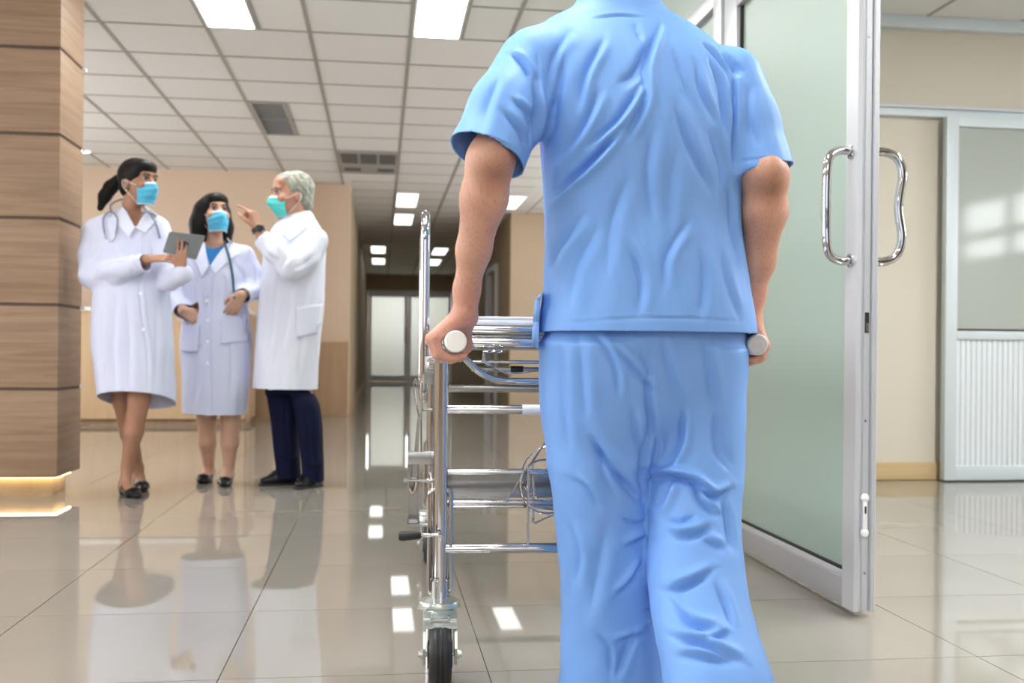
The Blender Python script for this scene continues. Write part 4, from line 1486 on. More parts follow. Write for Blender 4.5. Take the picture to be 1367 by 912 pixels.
# hands closed round the grips: little finger nearest the photographer
for sgn, G, wr, KN in ((-1, GL, (.022, .060), [(-.047, .006), (-.036, -.027), (-.006, -.0365), (.018, -.029)]),
                       (1, GR, (.0135, .060), [(.036, -.004), (.028, -.030), (.004, -.037), (-.018, -.029)])):
    for i in range(4):
        y = 2.085 + .0215 * i
        r = (.0095, .0102, .0106, .0106)[i]
        q = [np.array((G[0] + a, y, G[2] + b)) for a, b in KN]
        if i == 0:
            q = [q[0] + (sgn * -.005, 0, .002), q[1] + (sgn * -.003, 0, .003), q[2] + (0, 0, .002), q[3]]
        wp = np.array((G[0] + wr[0] - sgn * .006 * 0, 2.118 + .006 * i, G[2] + wr[1] - .006))
        bf.cone(wp, q[0], .0185, .0128, .014)
        bf.cone(q[0], q[1], .0118, r, .005)
        bf.cone(q[1], q[2], r, r - .0006, .0035)
        bf.cone(q[2], q[3], r - .0006, r - .0016, .003)
    # heel of the thumb and thumb, on the far inner side
    a = np.array((G[0] + wr[0] * .9 - sgn * .006, 2.135, G[2] + .045))
    b_ = np.array((G[0] - sgn * .026, 2.165, G[2] + .018))
    c_ = np.array((G[0] - sgn * .036, 2.195, G[2] - .008))
    d_ = np.array((G[0] - sgn * .018, 2.205, G[2] - .036))
    bf.cone(a, b_, .019, .0145, .016); bf.cone(b_, c_, .0135, .0115, .006); bf.cone(c_, d_, .0112, .009, .005)
# legs
bf.chain([(.46, 2.13, .80), (.462, 2.12, .46), (.50, 2.17, .09)], [.085, .055, .038], .03)
bf.chain([(.655, 2.13, .80), (.655, 2.09, .46), (.635, 1.87, .16)], [.085, .055, .038], .03)
bf.cone((.50, 2.165, .06), (.50, 2.29, .03), .036, .03, .02)
bf.cone((.635, 1.87, .14), (.635, 1.94, .04), .036, .03, .02)
V, F = bf.mesh(2)
skin('body', V - MO, F, M['skin_arm'], man)
# short dark hair
hf = Field((.38, 2.03, 1.5), (.62, 2.31, 1.80), .005)
T = lambda p: hc_ + hR @ np.array(p)
hf.ell(T((0, .024, .042)), (.082, .099, .092), .01, hR)
hf.ell(T((0, .055, -.02)), (.064, .055, .055), .02, hR)
hf.ell(T((0, -.10, -.03)), (.09, .07, .10), .01, hR, cut=True)
V, F = hf.mesh(1)
skin('hair', V - MO, F, M['hair_black'], man)

# ---- scrub top
tf = Field((.06, 1.88, .66), (.92, 2.36, 1.56), .004)
tf.loft([(.66, .56, .236, 2.117, .178), (.78, .56, .231, 2.118, .173), (.90, .556, .217, 2.118, .156), (1.0, .55, .2115, 2.118, .14), (1.12, .545, .2125, 2.112, .135), (1.22, .537, .215, 2.11, .13),
         (1.30, .528, .214, 2.115, .12), (1.36, .513, .212, 2.122, .105), (1.40, .503, .198, 2.13, .09), (1.432, .50, .158, 2.135, .078), (1.46, .498, .108, 2.14, .073), (1.52, .498, .092, 2.14, .072)], .01, 2.3, ztop=1.53)
dl_ = np.array((-.40, -.24, -.88)); dl_ /= np.linalg.norm(dl_)
dr_ = np.array((.18, -.16, -.97)); dr_ /= np.linalg.norm(dr_)
el, er = np.array((.203, 2.033, 1.124)), np.array((.788, 2.05, 1.112))
for q0, q1, ra, rb in (((.305, 2.105, 1.328), (.250, 2.065, 1.22), .072, .074), ((.250, 2.065, 1.22), (.188, 2.02, 1.08), .074, .082)):
    tf.cone(q0, q1, ra, rb, .03, clip=(el + dl_ * .003, dl_))
for q0, q1, ra, rb in (((.738, 2.105, 1.322), (.766, 2.08, 1.22), .064, .062), ((.766, 2.08, 1.22), (.792, 2.045, 1.08), .062, .066)):
    tf.cone(q0, q1, ra, rb, .02, clip=(er + dr_ * .003, dr_))
V, F = tf.mesh(2)
N = normals(V, F)
TOP = [([(892, 19), (871, 63), (862, 91), (860, 126)], 6, 5.5, .8), ([(854, 21), (862, 50)], 6, 3, .6), ([(869, 51), (846, 95), (824, 112)], 6, 5, -.7),
       ([(857, 108), (825, 158), (785, 195)], 6, 6, .9), ([(828, 172), (790, 215), (743, 258)], 6, 7, .9), ([(817, 190), (770, 228), (745, 250)], 5, 4, -.6), ([(810, 46), (784, 95), (774, 143)], 7, 5, .7),
       ([(864, 95), (856, 142), (830, 190)], 7, 4, .7), ([(917, 295), (885, 342), (880, 389)], 8, 4, .7), ([(780, 284), (743, 347), (733, 410)], 8, 5, .7),
       ([(953, 70), (966, 106), (970, 142), (975, 180)], 6, 5.5, .8), ([(930, 82), (938, 122), (955, 165)], 7, 4, .7), ([(947, 46), (964, 66), (980, 92)], 5, 4, .7), ([(943, 174), (964, 221), (972, 274)], 7, 5, -.7),
       ([(895, 130), (915, 190), (950, 260)], 9, 4, .7), ([(870, 170), (862, 230), (868, 300)], 10, 3.5, .6), ([(800, 120), (780, 165), (752, 205)], 8, 5, .8), ([(765, 30), (742, 75), (735, 130)], 8, 4, .7), ([(830, 320), (850, 370), (846, 425)], 9, 3.5, .6), ([(930, 330), (935, 380), (925, 432)], 9, 3.5, .6), ([(745, 270), (742, 320), (748, 380)], 8, 4, .7), ([(983, 240), (985, 300), (993, 360)], 8, 4, .6),
       ([(905, 60), (912, 105), (925, 150)], 8, 3, .6), ([(760, 60), (748, 120), (742, 170)], 9, 4, .6), ([(800, 300), (770, 360), (762, 420)], 10, 3, .6), ([(960, 330), (968, 380), (985, 430)], 8, 3, .6),
       ([(900, 200), (890, 260), (893, 330)], 12, 3, .5), ([(835, 240), (815, 300), (808, 370)], 12, 3, .5), ([(740, 200), (735, 260), (737, 300)], 7, 4, .6),
       ([(685, 63), (700, 79), (711, 105)], 5, 6, .8), ([(714, 100), (719, 150), (716, 195)], 5, 7, .7), ([(670, 150), (690, 175), (706, 200)], 6, 4.5, .8), ([(683, 135), (712, 158)], 5, 4, .7), ([(670, 90), (650, 140), (640, 185)], 9, 3, .6), ([(705, 200), (712, 180), (714, 140)], 5, 4, -.6),
       ([(992, 78), (990, 110), (986, 165), (985, 225)], 4, 5, .6), ([(975, 60), (990, 85), (1000, 96)], 5, 5, -.8), ([(1008, 110), (1004, 150), (1010, 190)], 8, 3, .6),
       ([(718, 45), (722, 90), (721, 150)], 3.5, 2.2, .3), ([(735, 432), (860, 425), (1000, 430)], 2.5, 1.4, .3), ([(608, 180), (650, 190), (697, 207)], 2.5, 1.4, .3), ([(985, 212), (1040, 212)], 2.5, 1.2, .3), ([(800, 12), (835, 8), (870, 11)], 3, 2.2, .3)]
disp = strokes(V, N, TOP, 1.995)
Vs = V * np.array((1, 1, .35))
disp += .0030 * smooth_noise(Vs, .09, 3, 3) * np.clip((1.45 - V[:, 2]) * 8, 0, 1)
V = V + N * (disp * np.clip((V[:, 2] - .74) / .09, .25, 1))[:, None]


def gtop(P):
    x, y, z = P.T
    hem = .775 + 0 * x
    gl = np.minimum((P - el) @ dl_ + .002, np.minimum(.17 - np.linalg.norm(P - el, axis=1), .300 - x))
    gr = np.minimum((P - er) @ dr_ + .002, np.minimum(.14 - np.linalg.norm(P - er, axis=1), (x - .757) * 1.0))
    nk = z - (1.476 + .5 * np.maximum(0, 2.1 - y) * 0 - .35 * np.maximum(0, y - 2.15))
    return np.maximum.reduce([hem - z, gl, gr, nk])


V, F = trim(V, F, gtop)
top = cloth('scrub_top', V - MO, F, M['scrub_blue'], man, .003)
# front panel hanging at the side slit
fl = MB(MO)
a = [pt(724, 392, 2.14), pt(716, 400, 2.15), pt(713, 430, 2.16), pt(711, 462, 2.17)]
b = [pt(724, 392, 2.06), pt(721, 400, 2.06), pt(720, 430, 2.07), pt(719, 465, 2.08)]
for i in range(3):
    fl.add([a[i], b[i], b[i + 1], a[i + 1]], [(0, 1, 2, 3)])
o = fl.build('side_flap', M['scrub_blue'], top)
o.modifiers.new('thickness', 'SOLIDIFY').thickness = .003

# ---- scrub trousers
pf = Field((.28, 1.70, 0), (.88, 2.40, .92), .004)
pf.loft([(.52, .557, .150, 2.125, .09), (.58, .558, .19, 2.125, .125), (.66, .56, .208, 2.122, .147), (.74, .56, .212, 2.12, .15), (.80, .558, .211, 2.12, .147), (.91, .556, .198, 2.12, .135)], .05, 2.3)
pf.loft([(0, .512, .125, 2.165, .13), (.06, .510, .120, 2.16, .125), (.2, .494, .106, 2.145, .115), (.37, .473, .102, 2.13, .11), (.5, .459, .106, 2.125, .12), (.62, .457, .108, 2.125, .13), (.74, .458, .11, 2.125, .14)], .05, 2.3, zbot=.004)
pf.loft([(.05, .640, .108, 1.83, .10), (.13, .632, .100, 1.855, .105), (.20, .625, .098, 1.91, .11), (.28, .630, .094, 1.98, .11), (.36, .638, .093, 2.03, .11), (.42, .645, .096, 2.06, .113), (.5, .655, .101, 2.09, .12), (.62, .660, .105, 2.115, .13), (.74, .660, .109, 2.122, .14)], .012, 2.3, zbot=.05)
V, F = pf.mesh(3)
N = normals(V, F)
LEFT = [([(786, 585), (818, 630), (855, 671)], 6, 6, .9), ([(835, 732), (855, 724), (871, 720)], 6, 5, .7), ([(822, 801), (845, 778), (863, 750)], 6, 5, .7), ([(757, 809), (769, 891)], 7, 3, .5),
        ([(792, 447), (814, 490), (819, 528)], 6, 4.5, .8), ([(809, 460), (840, 495), (866, 525)], 6, 6, .9), ([(779, 571), (814, 619), (857, 668)], 8, 4, .8), ([(748, 455), (750, 520), (760, 600)], 8, 3.5, .6), ([(770, 450), (775, 520), (780, 560)], 9, 3, .6),
        ([(822, 862), (855, 852), (872, 845)], 6, 3.5, .7), ([(810, 700), (800, 760), (790, 830)], 12, 3, .6), ([(850, 840), (835, 880), (825, 910)], 8, 4, .6), ([(838, 540), (845, 580), (858, 610)], 7, 4, .7), ([(848, 462), (852, 485), (862, 505)], 5, 3, .6), ([(765, 640), (785, 655), (800, 680)], 6, 4, .7), ([(800, 600), (806, 640), (822, 670)], 8, 3.5, .6), ([(760, 700), (775, 745), (772, 790)], 8, 4, .6), ([(830, 690), (848, 700), (866, 698)], 5, 4, .7), ([(800, 850), (815, 870), (818, 905)], 6, 4, .6)]
MID = [([(864, 470), (862, 500), (864, 540), (869, 566), (864, 600), (862, 640), (868, 690)], 7, 9, .35)]
RIGHT = [([(957, 550), (961, 601), (977, 630)], 7, 6, -.8), ([(916, 545), (914, 593), (896, 630)], 6, 6, .8), ([(863, 640), (880, 650), (900, 640), (928, 645), (955, 664), (980, 655)], 6, 10, .9), ([(902, 640), (892, 675), (877, 697)], 5.5, 8, .8),
         ([(928, 645), (940, 672), (962, 692)], 6, 6, .8), ([(904, 722), (930, 716), (953, 703)], 6, 5.5, .8), ([(940, 720), (970, 736)], 6, 4.5, .7), ([(880, 745), (890, 785), (898, 803), (925, 788), (957, 764)], 5.5, 8, .8), ([(900, 803), (928, 838), (967, 844)], 6, 7, .8),
         ([(868, 854), (904, 862), (945, 866), (996, 888)], 6, 8, .9), ([(945, 858), (978, 850)], 5.5, 5, .7), ([(900, 900), (930, 883), (985, 888)], 6, 6, .8), ([(880, 447), (895, 500), (912, 545)], 8, 4, .7), ([(940, 455), (950, 510), (957, 550)], 9, 4, .6), ([(871, 560), (885, 600), (880, 632)], 6, 6, .8), ([(866, 668), (880, 690), (884, 712)], 5, 6, .7), ([(968, 668), (975, 700), (983, 740)], 7, 5, .6), ([(930, 690), (915, 700), (896, 702)], 5, 4.5, .7), ([(960, 780), (975, 810), (985, 845)], 6, 5, .6), ([(870, 790), (876, 830), (872, 850)], 5, 5, .6)]
Yr = lambda y: float(np.interp(y, [440, 640, 720, 800, 860, 912], [1.98, 1.96, 1.92, 1.84, 1.79, 1.75]))
soft = lambda v: 1 / (1 + np.exp(-v / .008))
disp = strokes(V, N, LEFT, 2.02) * soft(.565 - V[:, 0]) * soft(V[:, 1] - 1.96) + strokes(V, N, MID, 1.99) * .7 + strokes(V, N, RIGHT, Yr) * soft(V[:, 0] - .555) * soft(2.12 - V[:, 1])
disp += .0025 * smooth_noise(V * np.array((1, 1, .6)), .11, 9, 2)
V = laplace(V + N * disp[:, None], F, .15)


def gpants(P):
    x, y, z = P.T
    lo = np.where((y < 2.0), .085 + .25 * (1.85 - y), .012)
    return np.maximum(lo - z, z - .895)


V, F = trim(V, F, gpants)
cloth('scrub_trousers', V - MO, F, M['scrub_blue'], man, .003)
for nm, heel, toe in (('shoe', (.50, 2.10, 0), (.50, 2.36, 0)), ):
    sf = Field((.42, 2.02, -.01), (.58, 2.42, .12), .005)
    shoe_field(sf, heel, toe)
    V, F = sf.mesh(1); V[:, 2] = np.maximum(V[:, 2], 0.001)
    skin('shoe', V - MO, F, M['white_plastic'], man)
sf = Field((.55, 1.74, -.02), (.78, 2.12, .26), .005)
sf.cone((.635, 1.84, .125), (.635, 1.935, .045), .036, .036, .03); sf.cone((.635, 1.935, .04), (.635, 2.01, .028), .037, .027, .03, ((0, 0, 1), .7))
V, F = sf.mesh(1); V[:, 2] = np.maximum(V[:, 2], .001)
skin('shoe', V - MO, F, M['white_plastic'], man)

# ================================================================== THE THREE DOCTORS (local frames parallel to the picture plane)


class Figure:
    def __init__(s, D, px0, label):
        s.D = D
        s.X0 = (px0 - 683.5) / FPX * D
        loc = (math.sin(YAW) * D + math.cos(YAW) * s.X0, math.cos(YAW) * D - math.sin(YAW) * s.X0, 0)
        s.root = tag(empty('person', loc, -YAW), label, 'person')

    def p(s, px, py, y=0.0):
        """local point that shows at (px, py) when y metres behind the figure's plane"""
        d = s.D + y
        u, v = px - 683.5, 471.2 - py
        return np.array(((u - v * ROLL) / FPX * d - s.X0, y, CAM_H + (v + u * ROLL) / FPX * d))

    def floor(s, px, y):
        q = s.p(px, 650, y)
        return np.array((q[0], y, 0.0))

    def secs(s, rows):
        out = []
        for py, l, r, y, ry in rows:
            a, b = s.p(l, py, y), s.p(r, py, y)
            out.append((a[2], (a[0] + b[0]) / 2, (b[0] - a[0]) / 2, y, ry))
        return out

    def folds(s, V, N, lst, y, both=False):
        P = V[:, [0, 2]]
        w8 = np.clip(-N[:, 1] * 1.6, 0, 1)
        out = np.zeros(len(V))
        for line, w, amp, bank in lst:
            L = [s.p(a, b, y)[[0, 2]] for a, b in line]
            if len(L) > 2: L = [tuple(q)[:2] for q in spline([(a, b, 0) for a, b in L], 4)]
            out += crease(P, L, w * .85e-3, amp * 1.9e-3, bank)
        return out * w8

    def patch(s, fld, pts, lift=.004, n=12):
        q = [s.p(a, b, -.1)[[0, 2]] for a, b in pts]
        return drape(fld, quad_patch(*q), n, n, lift, .003)


def sleeve_cut(e, d, r, ymax=-.13):
    e, d = np.array(e), np.array(d, float)
    d = d / np.linalg.norm(d)
    return lambda P: np.minimum.reduce([(P - e) @ d, r - np.linalg.norm(P - e, axis=1), ymax - P[:, 1]])


def pump(parent, heel, toe, mname='shoe_black', flat=False):
    a, b = np.array(heel), np.array(toe)
    lo, hi = np.minimum(a, b) - .08, np.maximum(a, b) + .08
    f = Field((lo[0], lo[1], -.02), (hi[0], hi[1], .16), .005)
    d = (b - a); Ln = np.linalg.norm(d); d = d / Ln
    f.cone(a + d * .03 + (0, 0, .045), a + d * Ln * .6 + (0, 0, .024), .031, .033, .03)
    f.cone(a + d * Ln * .6 + (0, 0, .022), b - d * .022 + (0, 0, .018), .033, .022, .03, ((0, 0, 1), .7))
    f.cone(a + d * .02 + (0, 0, .04), a + d * .02 + (0, 0, .004), .026, .02, .01)
    V, F = f.mesh(1)
    V[:, 2] = np.maximum(V[:, 2], .001)

    def g(P):
        t = (P - a) @ d / Ln
        return P[:, 2] - np.interp(t, [0, .15, .35, .6, .72, 1], [.085, .08, .044, .036, .055, .06])
    V, F = trim(V, F, g)
    cloth('shoe', V, F, M[mname], parent, .003)


def foot(f, ankle, heel, toe, r=.027):
    a, b = np.array(heel), np.array(toe)
    d = (b - a); Ln = np.linalg.norm(d); d = d / Ln
    f.cone(ankle, a + d * .04 + (0, 0, .06), r, .028, .02)
    f.cone(a + d * .03 + (0, 0, .042), a + d * Ln * .6 + (0, 0, .026), .027, .027, .03)
    f.cone(a + d * Ln * .6 + (0, 0, .024), b - d * .03 + (0, 0, .018), .028, .016, .02, ((0, 0, 1), .7))


def button(parent, q):
    MB().lathe([(0, -.002), (.008, -.002), (.008, .003), (.006, .004), (0, .003)], q, (0, -1, 0), 14).build('button', M['button'], parent)


# ---------------------------------------------------------------- woman with the tablet
A = Figure(5.13, 172, 'woman in a long white coat with a black ponytail, holding a grey tablet')
p = A.p
ac, aR = head_frame(p(185, 245, 0), 62, 2)
bf = Field((-.36, -.42, 0), (.55, .42, 1.74), .0055)
head(bf, ac, aR, .95)
bf.cone(p(172, 296, .02), p(178, 264, .015), .050, .045, .03)
bf.loft(A.secs([(470, 140, 215, 0, .09), (400, 140, 208, 0, .09), (330, 142, 208, 0, .092), (300, 142, 206, .012, .078), (286, 156, 192, .02, .05)]), .03)
wl, wr_ = p(198, 346, -.215), p(242, 360, -.24)
bf.chain([p(128, 308, .01), p(122, 366, -.03), wl], [.04, .036, .024], .01)
bf.chain([p(208, 305, .01), p(227, 377, -.09), wr_], [.04, .032, .021], .01)
hand(bf, wl, (1, -.05, .03), (-.1, -.55, .8), (0, -.3, 1), [.04, .05, .06, .08], .88, tcurl=.3)
hand(bf, wr_, (-.02, -.12, 1), (0, -1, -.1), (-1, 0, 0), [.10, .06, .08, .12], .84, spread=.07, tcurl=.9)
hA, tA = A.floor(163, .02), A.floor(187, -.15)
hB, tB = A.floor(184, .27), A.floor(192, .08)
bf.chain([p(186, 510, -.05), p(186, 532, -.05), p(178, 577, -.03), p(170, 622, .01)], [.06, .052, .046, .028], .02)
foot(bf, p(170, 622, .01), hA, tA)
bf.chain([p(164, 510, .07), p(164, 535, .08), p(173, 580, .14), p(184, 624, .23)], [.058, .049, .043, .028], .02)
foot(bf, p(184, 624, .23), hB, tB)
V, F = bf.mesh(2)
skin('body', V, F, M['skin_tan'], A.root)
eyes(ac, aR, .95, A.root)
face_mask(ac, aR, .95, 'mask_blue', A.root)
pump(A.root, hA, tA); pump(A.root, hB, tB)
T = lambda q: ac + aR @ (np.array(q) * .95)
hf = Field(ac - .26, ac + .2, .0055)
hf.ell(T((0, .022, .045)), np.array((.083, .104, .093)) * .95, .01, aR)
hf.ell(T((0, .05, -.02)), np.array((.066, .065, .06)) * .95, .02, aR)
hf.ell(T((0, -.045, .075)), np.array((.068, .060, .046)) * .95, .02, aR)
hf.ell(T((0, -.115, -.068)), np.array((.084, .090, .116)) * .95, .01, aR, cut=True)
for k in (-1, 1):
    hf.ell(T((k * .085, .008, -.026)), np.array((.024, .024, .034)) * .95, .01, aR, cut=True)
hf.chain([p(157, 240, .075), p(148, 250, .085), p(140, 262, .08), p(134, 278, .07)], [.026, .033, .030, .016], .02)
V, F = hf.mesh(1)
skin('hair', V, F, M['hair_black'], A.root)
MB().tube([T((k, .115, -.002)) + np.array((0, .0, 0)) for k in (-.02, .02)], .012, 8).build('hair_tie', M['strap_black'], A.root)
for k in (-1, 1):
    q = T((k * .078, .004, -.048))
    MB().lathe([(.005 * math.sin(a), -.005 * math.cos(a)) for a in np.linspace(.01, 3.13, 8)], q, (0, 0, 1), 10).build('earring', M['button'], A.root)
cf = Field((-.38, -.42, .28), (.5, .34, 1.5), .006)
cf.loft(A.secs([(276, 160, 197, .03, .05), (283, 150, 205, .025, .062), (290, 132, 212, .02, .08), (300, 124, 217, .012, .098), (325, 126, 221, 0, .118), (365, 127, 223, 0, .122), (408, 125, 226, 0, .138),
                (460, 124, 230, 0, .155), (515, 132, 232, 0, .165), (575, 139, 233, 0, .17)]), .015, 2.2)
cf.chain([p(126, 309, .01), p(121, 340, .0), p(123, 368, -.04), p(155, 362, -.14), p(204, 348, -.225)], [.058, .058, .058, .052, .043], .03)
cf.chain([p(211, 305, .01), p(222, 340, -.02), p(226, 374, -.08), p(243, 366, -.225)], [.055, .052, .05, .048], .03)
V, F = cf.mesh(2)
N = normals(V, F)
V = V + N * (A.folds(V, N, [([(183, 310), (188, 400), (198, 470), (200, 526)], 5, 5, .8), ([(140, 400), (137, 460), (143, 540)], 10, 7, .7), ([(158, 390), (155, 470), (160, 535)], 12, 5, .7), ([(215, 390), (217, 460), (216, 530)], 10, 7, .7),
                            ([(206, 400), (208, 460), (207, 525)], 9, 5, .6), ([(172, 400), (176, 450), (178, 520)], 11, 5, .6), ([(135, 330), (128, 352), (126, 365)], 8, 6, .7), ([(140, 358), (160, 352), (180, 352)], 8, 4, .6), ([(126, 372), (142, 377), (165, 372)], 8, 6, -.7),
                            ([(195, 315), (200, 340), (196, 370)], 10, 4, .6), ([(150, 330), (160, 345), (165, 350)], 9, 5, .6)], -.12) + .004 * smooth_noise(V * np.array((1, 1, .4)), .12, 21, 2))[:, None]
ap = p(180, 304, -.1)
nk0, nk1 = p(172, 296, .02), p(178, 264, .015)
c1, c2 = sleeve_cut(p(194, 350, -.21), p(204, 348, -.225) - p(155, 362, -.14), .088), sleeve_cut(p(242, 366, -.2), (.2, -.5, 1), .09)


def gA(P):
    x, y, z = P.T
    hem = .475 - .30 * y
    v = np.minimum.reduce([x - (ap[0] - .69 * (z - ap[2])), ap[0] + .36 * (z - ap[2]) - x, .0 - y])
    t = np.clip((z - nk0[2]) / (nk1[2] - nk0[2]), -1, 2)
    r = np.hypot(x - nk0[0] - t * (nk1[0] - nk0[0]), y - nk0[1] - t * (nk1[1] - nk0[1]))
    return np.maximum.reduce([hem - z, v, np.minimum(.060 - r, z - 1.34), z - 1.435, c1(P)])


V, F = trim(V, F, gA)
coat = cloth('coat', V, F, M['coat_white'], A.root, .004)
for pts in ([(157, 271), (181, 305), (175, 319), (146, 289)], [(190, 272), (181, 305), (193, 312), (207, 288)]):
    v_, f_ = A.patch(cf, pts, .006)
    cloth('lapel', v_, f_, M['collar_white'], coat, .004)
for (a, b) in ((187, 345), (190, 392), (195, 440)):
    q = p(a, b, -.1); y = float(cf.front_y(np.array([q[0]]), np.array([q[2]]))[0])
    button(coat, (q[0], y - .004, q[2]))

# the tablet she holds
tb = tag(empty('tablet', A.root.location, -YAW), 'grey tablet computer held up by the woman with the ponytail', 'tablet')
c00, c10, c11, c01 = p(226.5, 309, -.27), p(274, 315, -.19), p(259, 351, -.215), p(217.5, 336.5, -.29)
c11 = c10 + c01 - c00 + (c11 - (c10 + c01 - c00)) * .5
nrm = np.cross(c10 - c00, c01 - c00); nrm /= np.linalg.norm(nrm)
if nrm[1] > 0: nrm = -nrm
th = .008


def tab_pt(u, v, h): return c00 + (c10 - c00) * u * (1 - v) + (c11 - c01) * u * v + (c01 - c00) * v + nrm * h


def rounded_slab(u0, u1, v0, v1, ru, rv, h0, h1):
    out = []
    for (cu, cv, a0) in ((u1 - ru, v1 - rv, 0), (u0 + ru, v1 - rv, 90), (u0 + ru, v0 + rv, 180), (u1 - ru, v0 + rv, 270)):
        for k in range(5):
            a = math.radians(a0 + 22.5 * k)
            out.append((cu + ru * math.cos(a), cv + rv * math.sin(a)))
    n = len(out)
    return [tab_pt(u, v, h0) for u, v in out] + [tab_pt(u, v, h1) for u, v in out], [tuple(range(n)), tuple(range(n, 2 * n))] + [(i, (i + 1) % n, n + (i + 1) % n, n + i) for i in range(n)]


MB().add(*rounded_slab(0, 1, 0, 1, .05, .07, -th, 0)).build('back_shell', M['tablet_grey'], tb, smooth=False)
MB().add(*rounded_slab(-.006, 1.006, -.01, 1.01, .05, .07, -th * .75, -th * .3)).build('rim', M['tablet_edge'], tb, smooth=False)
MB().add(*rounded_slab(.04, .96, .05, .95, .03, .04, -th - .001, -th)).build('screen', M['tablet_dark'], tb, smooth=False)
el_ = [tab_pt(.5 + .14 * math.cos(a), .47 + .12 * math.sin(a), .0008) for a in np.linspace(0, 2 * math.pi, 25)[:-1]]
MB().add(el_, [tuple(range(24))]).build('emblem', M['tablet_dark'], tb, smooth=False)

# her stethoscope, hung round the neck
ss = tag(empty('stethoscope', A.root.location, -YAW), "dark grey stethoscope round the neck of the woman holding the tablet", 'stethoscope')


def on(fig, fld, px, py, lift):
    q = fig.p(px, py, -.1)
    y = float(fld.front_y(np.array([q[0]]), np.array([q[2]]))[0])
    if math.isnan(y): y = 0.0
    q = fig.p(px, py, y)
    return np.array((q[0], y - lift, q[2]))


tubeA = [on(A, cf, 150, 284, .012), on(A, cf, 149, 276, .016), p(152, 270, .04), p(163, 266, .085), p(176, 264, .09), p(187, 266, .05), on(A, cf, 193, 277, .012), on(A, cf, 203, 288, .012), on(A, cf, 210, 301, .012), on(A, cf, 215, 318, .012)]
MB().tube(spline(tubeA, 6), .0055, 10).build('tube', M['tube_grey'], ss)
head_ = [on(A, cf, a, b, .012) for a, b in ((141, 312), (139, 300), (140, 290), (149, 283), (157, 290), (158, 300), (156, 314))]
MB().tube(spline(head_, 6), .0042, 10).build('headset', M['tube_grey'], ss)
MB().tube(spline([on(A, cf, 141, 312, .012), on(A, cf, 143, 320, .012), on(A, cf, 147, 323, .012)], 4), .0032, 8).build('ear_tube', M['chrome_dull'], ss)
MB().tube(spline([on(A, cf, 156, 314, .012), on(A, cf, 153, 321, .012), on(A, cf, 150, 323, .012)], 4), .0032, 8).build('ear_tube', M['chrome_dull'], ss)

# ---------------------------------------------------------------- woman with hands in her pockets
B = Figure(5.56, 288, 'shorter woman with long black hair and hands at her white coat pockets')
p = B.p
bc, bR = head_frame(p(287, 287, 0), 33, 10)
bf = Field((-.36, -.36, 0), (.38, .34, 1.62), .0055)
head(bf, bc, bR, .91)
bf.cone(p(286, 336, .02), p(286, 306, .02), .048, .043, .03)
bf.loft(B.secs([(470, 255, 320, 0, .09), (400, 258, 318, 0, .09), (355, 255, 320, 0, .09), (336, 256, 318, .012, .07), (326, 272, 302, .02, .05)]), .03)
wl, wr_ = p(244, 415, -.15), p(322, 394, -.15)
bf.chain([p(250, 340, .01), p(238, 388, .02), wl], [.04, .035, .023], .01)
bf.chain([p(326, 340, .01), p(340, 385, .02), wr_], [.04, .035, .023], .01)
hand(bf, wl, (.95, .42, -.70), (-.2, -.8, .5), (.4, -.3, .8), [.25, .25, .25, .3], .9, tcurl=.1)
hand(bf, wr_, (-.62, .16, -1), (.35, -.9, .1), (-1, -.2, .3), [.35, .4, .45, .5], .95, spread=.04, tcurl=.5)
h1, t1 = B.floor(280, .16), B.floor(266, -.02)
h2, t2 = B.floor(304, .06), B.floor(298, -.14)
bf.chain([p(276, 535, .02), p(276, 560, .03), p(277, 590, .06), p(279, 628, .12)], [.056, .050, .046, .027], .02)
foot(bf, p(279, 628, .12), h1, t1)
bf.chain([p(308, 535, -.01), p(308, 560, .0), p(307, 590, .01), p(305, 632, .03)], [.056, .050, .046, .027], .02)
foot(bf, p(305, 632, .03), h2, t2)
V, F = bf.mesh(2)
skin('body', V, F, M['skin_fair'], B.root)
eyes(bc, bR, .91, B.root)
face_mask(bc, bR, .91, 'mask_blue', B.root)
pump(B.root, h1, t1); pump(B.root, h2, t2)
T = lambda q: bc + bR @ (np.array(q) * .91)
hf = Field(bc - np.array((.24, .22, .24)), bc + np.array((.24, .24, .18)), .0055)
hf.ell(T((0, .022, .046)), np.array((.086, .104, .094)) * .91, .01, bR)
hf.ell(T((0, -.045, .075)), np.array((.068, .060, .046)) * .91, .02, bR)
hf.chain([T((-.06, .03, .03)), T((-.075, .05, -.05)), T((-.095, .06, -.14))], [.055, .055, .04], .03)
hf.chain([T((.055, .04, .02)), T((.072, .055, -.06)), T((.085, .07, -.15))], [.05, .045, .03], .03)
hf.chain([T((0, .06, 0)), T((0, .08, -.14))], [.075, .06], .03)
hf.ell(T((0.010, -.11, -.055)), np.array((.070, .115, .106)) * .91, .012, bR, cut=True)
hf.ell(T((0.0, -.02, -.15)), np.array((.062, .08, .10)) * .91, .012, bR, cut=True)
V, F = hf.mesh(1)
skin('hair', V, F, M['hair_black'], B.root)
